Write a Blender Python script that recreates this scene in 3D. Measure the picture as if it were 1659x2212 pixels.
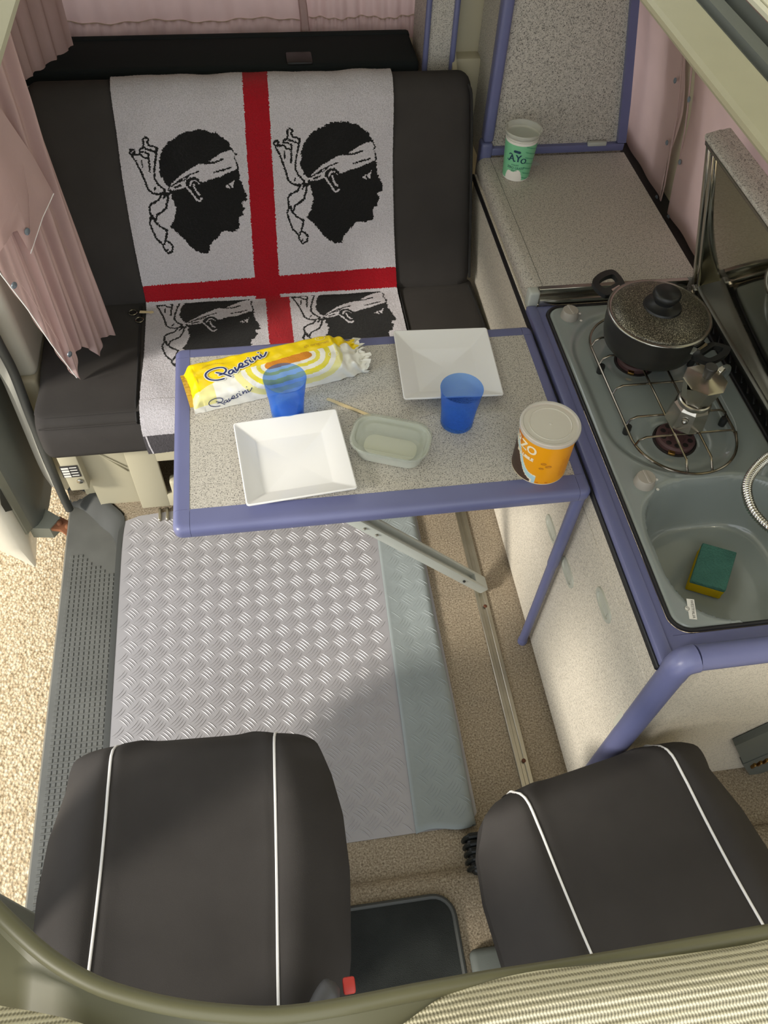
import bpy, bmesh, math, random
import numpy as np
from mathutils import Vector, Matrix

for o in list(bpy.data.objects):
    bpy.data.objects.remove(o)
SC = bpy.context.scene
COL = SC.collection
R = math.radians
random.seed(7)
rng = np.random.default_rng(7)

# ------------------------------------------------------------------ camera
IW, IH, FPX = 1659.0, 2212.0, 1699.1
PITCH, YAW, ROLL = 0.93722, 0.19611, 0.06599
CAM = np.array([-0.0346, -0.6296, 1.9298])
_f = np.array([math.sin(YAW) * math.cos(PITCH), math.cos(YAW) * math.cos(PITCH), -math.sin(PITCH)])
_r = np.array([math.cos(YAW), -math.sin(YAW), 0.0])
_u = np.cross(_r, _f)
CR = math.cos(ROLL) * _r + math.sin(ROLL) * _u
CU = -math.sin(ROLL) * _r + math.cos(ROLL) * _u
CF = _f
cd = bpy.data.cameras.new('camera')
cam = bpy.data.objects.new('camera', cd)
COL.objects.link(cam)
cam.matrix_world = Matrix(((CR[0], CU[0], -CF[0], CAM[0]), (CR[1], CU[1], -CF[1], CAM[1]),
                           (CR[2], CU[2], -CF[2], CAM[2]), (0, 0, 0, 1)))
cd.sensor_fit = 'VERTICAL'
cd.sensor_height = 36.0
cd.lens = FPX / IH * 36.0
cd.clip_start = 0.02
SC.camera = cam


def ray(u, v):
    return (u - IW / 2) / FPX * CR - (v - IH / 2) / FPX * CU + CF


def P(u, v, ax, val):
    """where the sight line of a photo pixel meets the plane coordinate[ax] = val"""
    d = ray(u, v)
    return CAM + d * ((val - CAM[ax]) / d[ax])


def PP(u, v, p0, n):
    d = ray(u, v)
    return CAM + d * (np.dot(np.asarray(p0) - CAM, n) / np.dot(d, n))


# ------------------------------------------------------------------ light
SUN_DIR = Vector((0.86, 0.40, -0.50)).normalized()      # the way the sunlight travels, in at the open sliding door
w = bpy.data.worlds.new('sky')
SC.world = w
w.use_nodes = True
bg = w.node_tree.nodes['Background']
bg.inputs[0].default_value = (0.93, 0.97, 1.0, 1)
bg.inputs[1].default_value = 1.35
sl = bpy.data.lights.new('sun_offscreen', 'SUN')
sl.energy = 2.6
sl.angle = R(9)
sl.color = (1.0, 0.94, 0.84)
so = bpy.data.objects.new('sun_offscreen', sl)
COL.objects.link(so)
so.rotation_euler = SUN_DIR.to_track_quat('-Z', 'Y').to_euler()
so.location = (-3, -1.5, 3)
SC.view_settings.view_transform = 'Standard'
SC.view_settings.look = 'None'
SC.view_settings.gamma = 1.0
SC.view_settings.use_curve_mapping = False
SC.view_settings.exposure = 0.5


# ------------------------------------------------------------------ materials
def lin(h):
    h = h.lstrip('#')
    c = [int(h[i:i + 2], 16) / 255 for i in (0, 2, 4)]
    return [x / 12.92 if x <= .04045 else ((x + .055) / 1.055) ** 2.4 for x in c]


class NT:
    def __init__(s, name):
        s.m = bpy.data.materials.new(name)
        s.m.use_nodes = True
        s.t = s.m.node_tree
        s.n = s.t.nodes
        s.bsdf = s.n['Principled BSDF']
        s.out = s.n['Material Output']
        s._tc = None

    def tc(s):
        if not s._tc:
            s._tc = s.n.new('ShaderNodeTexCoord')
        return s._tc.outputs['Object']

    def link(s, a, b):
        s.t.links.new(a, b)

    def noise(s, scale, detail=2, rough=.5, vec=None):
        n = s.n.new('ShaderNodeTexNoise')
        n.inputs['Scale'].default_value = scale
        n.inputs['Detail'].default_value = detail
        n.inputs['Roughness'].default_value = rough
        s.link(vec or s.tc(), n.inputs['Vector'])
        return n.outputs['Fac']

    def voro(s, scale, feature='F1'):
        n = s.n.new('ShaderNodeTexVoronoi')
        n.feature = feature
        n.inputs['Scale'].default_value = scale
        s.link(s.tc(), n.inputs['Vector'])
        return n.outputs['Distance']

    def ramp(s, fac, stops):
        n = s.n.new('ShaderNodeValToRGB')
        cr = n.color_ramp
        while len(cr.elements) < len(stops):
            cr.elements.new(.5)
        for e, (p, c) in zip(cr.elements, stops):
            e.position = p
            e.color = list(c)[:3] + [1]
        s.link(fac, n.inputs[0])
        return n.outputs[0]

    def mix(s, fac, a, b, mode='MIX'):
        n = s.n.new('ShaderNodeMix')
        n.data_type = 'RGBA'
        n.blend_type = mode
        for sock, v in ((n.inputs[0], fac), (n.inputs[6], a), (n.inputs[7], b)):
            if isinstance(v, (int, float)):
                sock.default_value = v
            elif isinstance(v, (list, tuple)):
                sock.default_value = list(v)[:3] + [1]
            else:
                s.link(v, sock)
        return n.outputs[2]

    def bump(s, h, strength=.3, dist=.001):
        n = s.n.new('ShaderNodeBump')
        n.inputs['Strength'].default_value = strength
        n.inputs['Distance'].default_value = dist
        s.link(h, n.inputs['Height'])
        s.link(n.outputs[0], s.bsdf.inputs['Normal'])
        return n.outputs[0]

    def set(s, col=None, rough=.5, metal=0, spec=.5, coat=0):
        b = s.bsdf.inputs
        if col is not None:
            if isinstance(col, (list, tuple)):
                b['Base Color'].default_value = list(col)[:3] + [1]
            else:
                s.link(col, b['Base Color'])
        b['Roughness'].default_value = rough
        b['Metallic'].default_value = metal
        b['Specular IOR Level'].default_value = spec
        b['Coat Weight'].default_value = coat
        return s


M = {}


def plain(name, h, rough=.5, metal=0, spec=.5, bump=None, var=0, coat=0):
    t = NT(name)
    c = lin(h)
    if var:
        n = t.noise(9, 3)
        col = t.ramp(n, [(.3, [x * (1 - var) for x in c]), (.7, [min(1, x * (1 + var)) for x in c])])
    else:
        col = c
    t.set(col, rough, metal, spec, coat)
    if bump:
        t.bump(t.noise(bump[0], 2), bump[1], bump[2])
    M[name] = t.m
    return t


def speckle(name, base, dark, light, scale=430, rough=.45):
    t = NT(name)
    n = t.noise(scale, 2.0, .6)
    c = t.ramp(n, [(.35, lin(dark)), (.45, lin(base)), (.58, lin(base)), (.68, lin(light))])
    n2 = t.noise(scale * .35, 1)
    c2 = t.ramp(n2, [(.30, [.80] * 3), (.5, [1, 1, 1])])
    c = t.mix(1.0, c, c2, 'MULTIPLY')
    t.set(c, rough, 0, .4)
    t.bump(n, .12, .0006)
    M[name] = t.m


speckle('laminate', '#bfbab0', '#54514f', '#d5d0c8', 380)
speckle('laminate_door', '#d3cbbb', '#938b80', '#e4ddd0', 520, .5)
plain('blue', '#686c93', .35, 0, .5, (60, .05, .002), .05)
plain('rubber', '#41423f', .6, 0, .4, (200, .2, .001))
plain('black_trim', '#131414', .45)
plain('seat_cloth', '#3c3937', .92, 0, .2, (700, .35, .0008), .10)
plain('piping_white', '#f0eeec', .6)
plain('piping_dark', '#1d1b1a', .8)
plain('beige_panel', '#b5ae95', .5, 0, .4, (400, .08, .0006))
plain('beige_light', '#c9c6b6', .45)
plain('body_metal', '#d8d5c8', .3, 0, .5, None, .04, .4)
plain('grey_trim', '#5d615c', .55, 0, .4, (500, .2, .0008))
plain('grey_trim_light', '#8a8c80', .55, 0, .4, (500, .2, .0008))
plain('sill_plastic', '#64645f', .45, 0, .45, (300, .15, .0008), .12)
plain('mat_vinyl', '#a3a0a2', .33, 0, .5, (500, .06, .0006), .03)
plain('mat_under', '#8b9291', .5, 0, .4, (40, .25, .004), .05)
plain('steel', '#a9a79f', .22, 1)
plain('steel_brushed', '#8f8d84', .32, 1, .5, (250, .05, .0005))
plain('mirror_steel', '#c4c1b0', .06, 1, .5, (14, .02, .004))
plain('chrome', '#d0cec8', .12, 1)
plain('wire', '#8f877a', .2, 1)
plain('aluminium', '#b9b3a3', .42, 1, .5, (90, .1, .001), .15)
plain('alu_paint', '#b3b7b0', .4, 0, .5, None, .04)
plain('moka_alu', '#c4bfb4', .27, 1, .5, (120, .06, .0006), .08)
plain('enamel', '#8b9391', .16, 0, .5, None, .03, .5)
plain('knob_plastic', '#a39d93', .4)
plain('grille_black', '#121615', .4)
plain('burner_cap', '#523a3a', .6, 0, .4, (200, .3, .001), .15)
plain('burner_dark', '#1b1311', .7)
plain('brass', '#a58048', .35, 1)
plain('bakelite', '#1b1c1c', .42, 0, .5, (300, .08, .0006))
plain('pot_body', '#3f3d39', .33, .55, .5, (30, .03, .001), .1)
plain('white_plate', '#e6e5e3', .22, 0, .5)
plain('sponge_yellow', '#c9a912', .9, 0, .2, (350, .9, .002), .1)
plain('sponge_green', '#4a786d', .95, 0, .2, (260, 1.0, .004), .25)
plain('sticker', '#e6e4dc', .5)
plain('ink', '#2c2b2c', .6)
plain('ink_navy', '#1d2c63', .5)
plain('ink_teal', '#173f55', .5)
plain('wood_stick', '#d9c69b', .7, 0, .3, (90, .1, .001), .08)
plain('rust', '#8a5a3e', .75, .2, .4, (140, .4, .001), .25)
plain('rust_spot', '#5a3420', .85)
plain('snap', '#8d9aa6', .3, .6)
plain('olive_trim', '#57553f', .45, 0, .4, (60, .05, .001), .05)
plain('roof_beige', '#a8a48c', .6, 0, .4, (300, .12, .001), .03)
plain('canvas_white', '#dedbc8', .7)
plain('shelf_cloth', '#24292a', .95, 0, .2, (500, .3, .001))
plain('carpet_black', '#2a2c2a', .95, 0, .2, (600, .8, .002), .25)
plain('red_plastic', '#c03a32', .4)
plain('buckle_grey', '#4b4a4a', .55)
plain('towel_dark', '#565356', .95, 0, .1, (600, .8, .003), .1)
plain('pack_yellow', '#f2d409', .3, 0, .5, (35, .35, .006))
plain('pack_white', '#e9e8e0', .3, 0, .5, (35, .35, .006))
plain('pack_lime', '#e0d43a', .3, 0, .5, (35, .35, .006))
plain('pack_pale', '#e8e29a', .3, 0, .5, (35, .35, .006))
plain('biscuit', '#d98a26', .55, 0, .4, (260, .5, .002), .25)
plain('pack_gold', '#c9a23a', .35, .2)
plain('can_orange', '#f5a50c', .35)
plain('can_orange_deep', '#dd7f1c', .4)
plain('can_cream', '#fbeccb', .4)
plain('can_blue', '#b9d8dc', .4)
plain('can_brown', '#4f3a2e', .5, 0, .4, (300, .4, .001), .5)
plain('can_bean', '#b9792a', .5)
plain('yog_green', '#7fc99a', .35, 0, .5, None, .08)
plain('yog_green_dark', '#55a57c', .35)
plain('yog_white', '#eeeae2', .35)
plain('gasket', '#151519', .5)
plain('pull_grey', '#b3b4a7', .45)
plain('foil_grey', '#bcc4be', .4)


def cloth(name, h, trans=.45, bump=(500, .25, .0008)):
    t = NT(name)
    c = lin(h)
    n = t.noise(12, 3)
    col = t.ramp(n, [(.3, [x * .93 for x in c]), (.7, c)])
    t.set(col, .9, 0, .2)
    nrm = t.bump(t.noise(bump[0], 2), bump[1], bump[2])
    tr = t.n.new('ShaderNodeBsdfTranslucent')
    t.link(col, tr.inputs[0])
    mx = t.n.new('ShaderNodeMixShader')
    mx.inputs[0].default_value = trans
    t.link(t.bsdf.outputs[0], mx.inputs[1])
    t.link(tr.outputs[0], mx.inputs[2])
    t.link(mx.outputs[0], t.out.inputs[0])
    M[name] = t.m


cloth('curtain', '#ccb0ac', .25)
cloth('tent_canvas', '#dedbc8', .4)


def terry(name, h):
    t = NT(name)
    c = lin(h)
    n = t.noise(420, 4, .75)
    col = t.ramp(n, [(.3, [x * .58 for x in c]), (.56, c)])
    t.set(col, .97, 0, .1)
    t.bsdf.inputs['Sheen Weight'].default_value = .15
    t.bump(n, 1.0, .004)
    M[name] = t.m


terry('towel_white', '#ebe6ec')
terry('towel_red', '#c00d22')
terry('towel_black', '#1a1919')


def carpet():
    t = NT('carpet')
    n = t.noise(230, 4, .75)
    big = t.noise(5, 3)
    c = t.ramp(n, [(.30, lin('#5f5446')), (.5, lin('#a39580')), (.70, lin('#cfc2ac'))])
    c2 = t.ramp(big, [(.3, [.86] * 3), (.7, [1.05, 1.03, 1.0])])
    t.set(t.mix(1.0, c, c2, 'MULTIPLY'), .97, 0, .1)
    t.bump(n, .9, .003)
    M['carpet'] = t.m
    t = NT('carpet_step')
    n = t.noise(230, 4, .75)
    c = t.ramp(n, [(.28, lin('#7b6f5e')), (.5, lin('#b3a48c')), (.72, lin('#d0c3ab'))])
    t.set(c, .97, 0, .1)
    t.bump(n, .9, .003)
    M['carpet_step'] = t.m
    t = NT('gravel')
    n = t.voro(110)
    n2 = t.noise(85, 3, .65)
    c = t.ramp(n2, [(.28, lin('#8f7c60')), (.45, lin('#cbb592')), (.62, lin('#e6d6b8')), (.8, lin('#f2e8d4'))])
    c2 = t.ramp(n, [(.0, [1.05] * 3), (.6, [.8, .78, .75])])
    t.set(t.mix(1.0, c, c2, 'MULTIPLY'), .9, 0, .2)
    t.bump(n, .5, .01)
    M['gravel'] = t.m
    # knitted fabric of the roof lining
    t = NT('knit')
    wv = t.n.new('ShaderNodeTexWave')
    wv.bands_direction = 'X'
    wv.inputs['Scale'].default_value = 160
    wv.inputs['Distortion'].default_value = .8
    t.link(t.tc(), wv.inputs['Vector'])
    wv2 = t.n.new('ShaderNodeTexWave')
    wv2.bands_direction = 'Y'
    wv2.inputs['Scale'].default_value = 84
    wv2.inputs['Distortion'].default_value = .6
    t.link(t.tc(), wv2.inputs['Vector'])
    a = t.mix(.68, wv.outputs['Color'], wv2.outputs['Color'])
    c = t.ramp(a, [(.15, lin('#8b8672')), (.6, lin('#cfc9b1'))])
    t.set(c, .95, 0, .1)
    t.bump(a, .6, .003)
    M['knit'] = t.m
    # stone-flake pot lid
    t = NT('pot_lid')
    n = t.noise(420, 2, .7)
    c = t.ramp(n, [(.42, lin('#34312a')), (.56, lin('#676252')), (.70, lin('#c4bda8'))])
    t.set(c, .3, .35, .5)
    t.bump(n, .35, .001)
    M['pot_lid'] = t.m
    # blue plastic tumblers
    t = NT('blue_plastic')
    tr = t.n.new('ShaderNodeBsdfTransparent')
    tr.inputs[0].default_value = (.62, .79, .99, 1)
    t.set(lin('#4c86e6'), .12, 0, .5)
    lw = t.n.new('ShaderNodeLayerWeight')
    lw.inputs[0].default_value = .35
    rp = t.ramp(lw.outputs['Facing'], [(.0, [.10] * 3), (1, [.50] * 3)])
    mx = t.n.new('ShaderNodeMixShader')
    t.link(rp, mx.inputs[0])
    t.link(tr.outputs[0], mx.inputs[1])
    t.link(t.bsdf.outputs[0], mx.inputs[2])
    t.link(mx.outputs[0], t.out.inputs[0])
    M['blue_plastic'] = t.m
    for nm, colr, alpha in (('frost', '#e6e8e0', .55), ('frost_lid', '#bfc3b7', .38), ('clear', '#f2f2ec', .30), ('lid_milky', '#dcdad2', .72)):
        t = NT(nm)
        tr = t.n.new('ShaderNodeBsdfTransparent')
        tr.inputs[0].default_value = (.93, .95, .92, 1)
        t.set(lin(colr), .16, 0, .5)
        mx = t.n.new('ShaderNodeMixShader')
        mx.inputs[0].default_value = alpha
        t.link(tr.outputs[0], mx.inputs[1])
        t.link(t.bsdf.outputs[0], mx.inputs[2])
        t.link(mx.outputs[0], t.out.inputs[0])
        M[nm] = t.m


carpet()


# ------------------------------------------------------------------ mesh building
class B:
    def __init__(s):
        s.v, s.f, s.mi = [], [], []

    def add(s, vs, fs, mi=0):
        o = len(s.v)
        s.v += [tuple(map(float, p)) for p in vs]
        for k, f in enumerate(fs):
            s.f.append(tuple(i + o for i in f))
            s.mi.append(mi[k] if isinstance(mi, (list, np.ndarray)) else mi)
        return s

    def box(s, x0, x1, y0, y1, z0, z1, bev=0, seg=2, mi=0, mat=None):
        bm = bmesh.new()
        bmesh.ops.create_cube(bm, size=1)
        for v in bm.verts:
            v.co = Vector(((x0 + x1) / 2 + v.co.x * (x1 - x0), (y0 + y1) / 2 + v.co.y * (y1 - y0), (z0 + z1) / 2 + v.co.z * (z1 - z0)))
        if bev:
            bmesh.ops.bevel(bm, geom=list(bm.edges), offset=bev, segments=seg, profile=.5, affect='EDGES')
        bm.verts.index_update()
        vs = [v.co.copy() for v in bm.verts]
        if mat is not None:
            vs = [mat @ v for v in vs]
        fs = [[v.index for v in f.verts] for f in bm.faces]
        bm.free()
        return s.add(vs, fs, mi)

    def loft(s, rings, closed=True, cap0=False, cap1=False, mi=0):
        n = len(rings[0])
        vs = [p for r in rings for p in r]
        fs = []
        for i in range(len(rings) - 1):
            for j in range(n if closed else n - 1):
                k = (j + 1) % n
                fs.append((i * n + j, i * n + k, (i + 1) * n + k, (i + 1) * n + j))
        if cap0:
            fs.append(tuple(range(n))[::-1])
        if cap1:
            fs.append(tuple((len(rings) - 1) * n + j for j in range(n)))
        return s.add(vs, fs, mi)

    def lathe(s, prof, c=(0, 0), n=40, cap0=False, cap1=False, a0=0, mi=0):
        rings = [[(c[0] + r * math.cos(a0 + 2 * math.pi * j / n), c[1] + r * math.sin(a0 + 2 * math.pi * j / n), z) for j in range(n)] for r, z in prof]
        return s.loft(rings, True, cap0, cap1, mi)

    def tube(s, pts, r, n=8, closed=False, mi=0, caps=True):
        pts = [Vector(p) for p in pts]
        m = len(pts)
        rings = []
        prev = None
        for i in range(m):
            if closed:
                t = pts[(i + 1) % m] - pts[i - 1]
            else:
                t = pts[min(i + 1, m - 1)] - pts[max(i - 1, 0)]
            if t.length < 1e-9:
                t = Vector((0, 0, 1))
            t.normalize()
            if prev is None:
                a = Vector((0, 0, 1)) if abs(t.z) < .9 else Vector((1, 0, 0))
                nrm = (a - t * a.dot(t)).normalized()
            else:
                nrm = (prev - t * prev.dot(t)).normalized()
            prev = nrm
            b = t.cross(nrm)
            rr = r[i] if isinstance(r, (list, tuple)) else r
            rings.append([pts[i] + (nrm * math.cos(2 * math.pi * j / n) + b * math.sin(2 * math.pi * j / n)) * rr for j in range(n)])
        if closed:
            rings.append(rings[0])
        return s.loft(rings, True, caps and not closed, caps and not closed, mi)

    def prism(s, poly, lo, hi, ax=2, mi=0):
        """poly in the two remaining axes (in x,y,z order), extruded along ax"""
        def mk(p, h):
            q = list(p)
            q.insert(ax, h)
            return tuple(q)
        return s.loft([[mk(p, lo) for p in poly], [mk(p, hi) for p in poly]], True, True, True, mi)

    def grid(s, fn, nu, nv, mi=0):
        vs = [fn(i / nu, j / nv) for j in range(nv + 1) for i in range(nu + 1)]
        fs = [(j * (nu + 1) + i, j * (nu + 1) + i + 1, (j + 1) * (nu + 1) + i + 1, (j + 1) * (nu + 1) + i) for j in range(nv) for i in range(nu)]
        return s.add(vs, fs, mi)

    def build(s, name, mats, parent=None, smooth=None, ang=38, **k):
        me = bpy.data.meshes.new(name)
        loc = Vector((0, 0, 0))
        p = parent
        while p is not None:
            loc += p.location
            p = p.parent
        me.from_pydata([(a - loc.x, b - loc.y, c - loc.z) for a, b, c in s.v], [], s.f)
        if isinstance(mats, str):
            mats = [mats]
        for mm in mats:
            me.materials.append(M[mm])
        if len(mats) > 1:
            me.polygons.foreach_set('material_index', s.mi)
        if smooth is not False:
            me.polygons.foreach_set('use_smooth', [True] * len(me.polygons))
            me.set_sharp_from_angle(angle=R(ang))
        me.validate()
        bm = bmesh.new()
        bm.from_mesh(me)
        if k.pop('recalc', True):
            bmesh.ops.recalc_face_normals(bm, faces=bm.faces)
        bm.to_mesh(me)
        bm.free()
        me.update()
        o = bpy.data.objects.new(name, me)
        COL.objects.link(o)
        o.parent = parent
        for kk, vv in k.items():
            o[kk] = vv
        return o


def thing(name, loc, label, category, group=None, kind=None):
    o = bpy.data.objects.new(name, None)
    o.empty_display_size = .03
    COL.objects.link(o)
    o.location = [float(c) for c in loc]
    if label:
        o['label'] = label
    if category:
        o['category'] = category
    if group:
        o['group'] = group
    if kind:
        o['kind'] = kind
    return o


def rrect(x0, x1, y0, y1, r, n=6):
    out = []
    for cx, cy, a in ((x1 - r, y1 - r, 0), (x0 + r, y1 - r, 90), (x0 + r, y0 + r, 180), (x1 - r, y0 + r, 270)):
        for i in range(n + 1):
            t = R(a + 90 * i / n)
            out.append((cx + r * math.cos(t), cy + r * math.sin(t)))
    return out


def stadium_z(poly, z):
    return [(p[0], p[1], z) for p in poly]


def smooth_path(pts, k=6, closed=False):
    """Catmull-Rom through the points"""
    pts = [np.array(p, float) for p in pts]
    n = len(pts)
    out = []
    rngi = range(n if closed else n - 1)
    for i in rngi:
        p0 = pts[(i - 1) % n] if closed or i > 0 else 2 * pts[0] - pts[1]
        p1 = pts[i]
        p2 = pts[(i + 1) % n]
        p3 = pts[(i + 2) % n] if closed or i + 2 < n else 2 * pts[-1] - pts[-2]
        for j in range(k):
            t = j / k
            out.append(.5 * ((2 * p1) + (-p0 + p2) * t + (2 * p0 - 5 * p1 + 4 * p2 - p3) * t * t + (-p0 + 3 * p1 - 3 * p2 + p3) * t ** 3))
    if not closed:
        out.append(pts[-1])
    return out


def ribbon2d(b, pts, wdt, fn, mi=0):
    """flat stroke of a given width through 2-D points; fn maps (a,b) to 3-D"""
    p = [np.array(q, float) for q in pts]
    n = len(p)
    L, Rr = [], []
    for i in range(n):
        t = p[min(i + 1, n - 1)] - p[max(i - 1, 0)]
        t /= (np.linalg.norm(t) + 1e-9)
        nn = np.array([-t[1], t[0]]) * wdt / 2
        L.append(fn(*(p[i] + nn)))
        Rr.append(fn(*(p[i] - nn)))
    b.loft([L, Rr], False, mi=mi)
    for e, sgn in ((0, -1), (n - 1, 1)):
        c = p[e]
        ring = [fn(c[0] + wdt / 2 * math.cos(a), c[1] + wdt / 2 * math.sin(a)) for a in np.linspace(0, 2 * math.pi, 9)[:-1]]
        b.add(ring, [tuple(range(8))], mi)


def text_mesh(body, size):
    cu = bpy.data.curves.new('txt', 'FONT')
    cu.body = body
    cu.size = size
    cu.align_x = 'CENTER'
    cu.align_y = 'CENTER'
    cu.resolution_u = 3
    o = bpy.data.objects.new('txt', cu)
    COL.objects.link(o)
    dg = bpy.context.evaluated_depsgraph_get()
    ev = o.evaluated_get(dg)
    me = ev.to_mesh()
    vs = [tuple(v.co) for v in me.vertices]
    fs = [tuple(p.vertices) for p in me.polygons]
    ev.to_mesh_clear()
    bpy.data.objects.remove(o)
    bpy.data.curves.remove(cu)
    return vs, fs


def frame_fn(o, ax, ay):
    o, ax, ay = (np.array(q, float) for q in (o, ax, ay))
    return lambda a, b: tuple(o + ax * a + ay * b)


def inside(poly, X, Y):
    poly = np.asarray(poly, float)
    res = np.zeros(X.shape, bool)
    x0, y0 = poly[:, 0], poly[:, 1]
    x1, y1 = np.roll(x0, -1), np.roll(y0, -1)
    for a, b, c, d in zip(x0, y0, x1, y1):
        if b == d:
            continue
        cond = ((b > Y) != (d > Y)) & (X < (c - a) * (Y - b) / (d - b) + a)
        res ^= cond
    return res


def near(line, X, Y, wd):
    res = np.zeros(X.shape, bool)
    for (a, b), (c, d) in zip(line[:-1], line[1:]):
        dx, dy = c - a, d - b
        L = dx * dx + dy * dy + 1e-12
        t = np.clip(((X - a) * dx + (Y - b) * dy) / L, 0, 1)
        res |= (X - a - t * dx) ** 2 + (Y - b - t * dy) ** 2 < wd * wd
    return res


# ================================================================== the setting
g = B()
g.grid(lambda a, b: (-7 + 9 * a, -5 + 10 * b, -.45), 8, 8)
g.build('ground', 'gravel', kind='structure', label='pale gravelled ground in the sun outside the open sliding door')

fl = B()
poly = [(-.532, -.262), (1.1, -.262), (1.1, -.05), (.60, -.05), (.60, 1.75), (-.70, 1.75), (-.70, .93), (-.60, .93), (-.532, .845)]
fl.prism(poly, -.06, 0)
fl.build('floor', 'carpet', kind='structure', label='brown speckled carpet floor of the van', smooth=False)

cab = B()
pr = [(-1.3, -.10), (-1.3, .022), (-.300, .022), (-.280, .020), (-.268, .012), (-.262, .0), (-.262, -.10)]
cab.prism(pr, -.70, 1.12, 0)
cab.build('floor', 'carpet', kind='structure', label='beige carpet of the cab floor between the front seats')

# left wall: pillar trim behind the door opening, rail over it, pillar in front of it
wl = thing('wall_left', (-.7, 1.2, 0), 'beige trimmed side wall and pillar around the sliding door opening', None, kind='structure')
b = B()
b.box(-.735, -.668, 1.00, 1.95, .42, 1.42, .02, 3)
b.build('pillar_trim', 'beige_light', wl)
b = B()
b.box(-.73, -.672, .985, 1.95, -.05, .425, .012, 3)
b.build('lower_panel', 'beige_panel', wl)
b = B()
b.box(-.78, -.60, -1.4, 1.0, 1.20, 1.42, .02, 2)
b.build('door_header', 'beige_light', wl)
b = B()
b.box(-.76, -.635, -.42, -.235, -.05, .335, .03, 3)
b.box(-.75, -.65, -.40, -.25, .33, 1.21, .03, 3)
b.build('front_pillar', 'grey_trim_light', wl)
sealpx = [(-30, 690), (0, 748), (30, 806), (62, 890), (100, 985), (130, 1058), (150, 1100)]
b = B()
b.tube(smooth_path([P(u, v, 0, -.700) for u, v in sealpx], 5), .0125, 10)
b.build('door_seal', 'rubber', wl)
jl = [(-30, 755), (0, 806), (25, 850), (60, 932), (95, 1016), (112, 1052)]
jr = [(-30, 695), (0, 752), (22, 802), (52, 890), (88, 985), (118, 1052)]
b = B()
A1 = smooth_path([P(u, v, 0, -.735) for u, v in jl], 5)
A2 = smooth_path([P(u, v, 0, -.712) for u, v in jr], 5)
off = np.array([-.03, .05, 0])
b.loft([A1, A2, [p + off for p in A2], [p + off for p in A1], A1], False)
b.build('door_jamb', 'body_metal', wl)

# right wall behind the curtains
WALLX = [(.0, 1.10), (.60, 1.10), (.75, 1.085), (.95, 1.05), (1.10, 1.01), (1.25, .955), (1.42, .86)]
b = B()
b.prism([(x, z) for z, x in WALLX] + [(1.2, 1.42), (1.2, 0)], -1.3, -.2, 1)
b.prism([(x, z) for z, x in WALLX[:3]] + [(1.2, .75), (1.2, 0)], -.2, 2.0, 1)
b.prism([(x, z) for z, x in WALLX[2:]] + [(1.2, 1.42), (1.2, .75)], 1.09, 1.34, 1)
b.prism([(x, z) for z, x in WALLX[5:]] + [(1.2, 1.42), (1.2, 1.25)], -.2, 2.0, 1)
b.build('wall_right', 'beige_panel', None, False, kind='structure', label='beige body side and window pillar behind the pink curtains')

b = B()
b.box(-.75, 1.15, 1.90, 1.95, -.05, .955, .005, 1)
b.box(-.75, 1.15, 1.95, 2.03, 1.28, 1.42, .01, 1)
b.build('wall_rear', 'beige_panel', None, False, kind='structure', label='tailgate wall behind the rear curtains')

# ceiling: solid over the rear, front lip and side frames around the roof opening
ce = thing('ceiling', (0, 0, 1.38), 'beige roof frame around the open pop-up roof', None, kind='structure')
b = B()
b.box(-.78, 1.15, 1.28, 2.03, 1.385, 1.42, .005, 1)
b.build('rear_roof', 'roof_beige', ce)
b = B()      # the raised pop-up roof over the opening
b.loft([[(x, y, z + (.55 - .20 * (y + .8) / 2.3)) for x, y in rrect(-.55, .82, -.8, 1.5, .08, 4)] for z in (1.76, 1.80)], True, True, True)
b.build('raised_roof', 'canvas_white', ce)
rz_ = lambda y: 1.76 + .55 - .20 * (y + .8) / 2.3
for xb, xt in ((-.60, -.535), (.93, .805)):      # canvas sides of the pop-up roof
    b = B()
    b.grid(lambda a, c, xb=xb, xt=xt: (xb + (xt - xb) * c + .008 * math.sin(a * 30) * math.sin(c * math.pi), -.7 + 2.1 * a, 1.425 + (rz_(-.7 + 2.1 * a) - .003 - 1.425) * c), 60, 8)
    b.build('canvas_side', 'tent_canvas', ce, ang=180, recalc=False)


def side_frame(prof, mats, name):
    """profile of (x, z) steps, extruded along the roof opening; x narrows slightly to the front"""
    bb = B()
    for i in range(len(prof) - 1):
        (xa, za), (xb, zb) = prof[i], prof[i + 1]
        f = lambda x, y: x
        ys = np.linspace(-.6, 1.43, 12)
        bb.loft([[(f(xa, y), y, za) for y in ys], [(f(xb, y), y, zb) for y in ys]], False, mi=i % 8)
    return bb


prof = [(.655, 1.362), (.649, 1.370), (.648, 1.378), (.656, 1.382), (.728, 1.384), (.732, 1.372), (.748, 1.372), (.752, 1.384), (.776, 1.386), (.780, 1.370), (.797, 1.370), (.800, 1.395), (.86, 1.425), (.95, 1.43), (.95, 1.36), (.655, 1.362)]
sf = [side_frame(prof[0:5], 0, ''), side_frame(prof[4:12], 0, ''), side_frame(prof[11:14], 0, ''), side_frame(prof[13:], 0, '')]
sf[0].build('side_frame', 'roof_beige', ce)
sf[1].build('channel', 'grey_trim', ce)
cv = B()
for k in range(9):
    y0 = -.6
    x0 = .806 + k * .013
    cv.tube([(x0, -.6, 1.400 + k * .003), (x0, 1.43, 1.400 + k * .003)], .0068, 6)
cv.build('canvas_fold', 'canvas_white', ce)
b = B()
ys = np.linspace(-.6, 1.43, 12)
fL = lambda x, y: x
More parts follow.
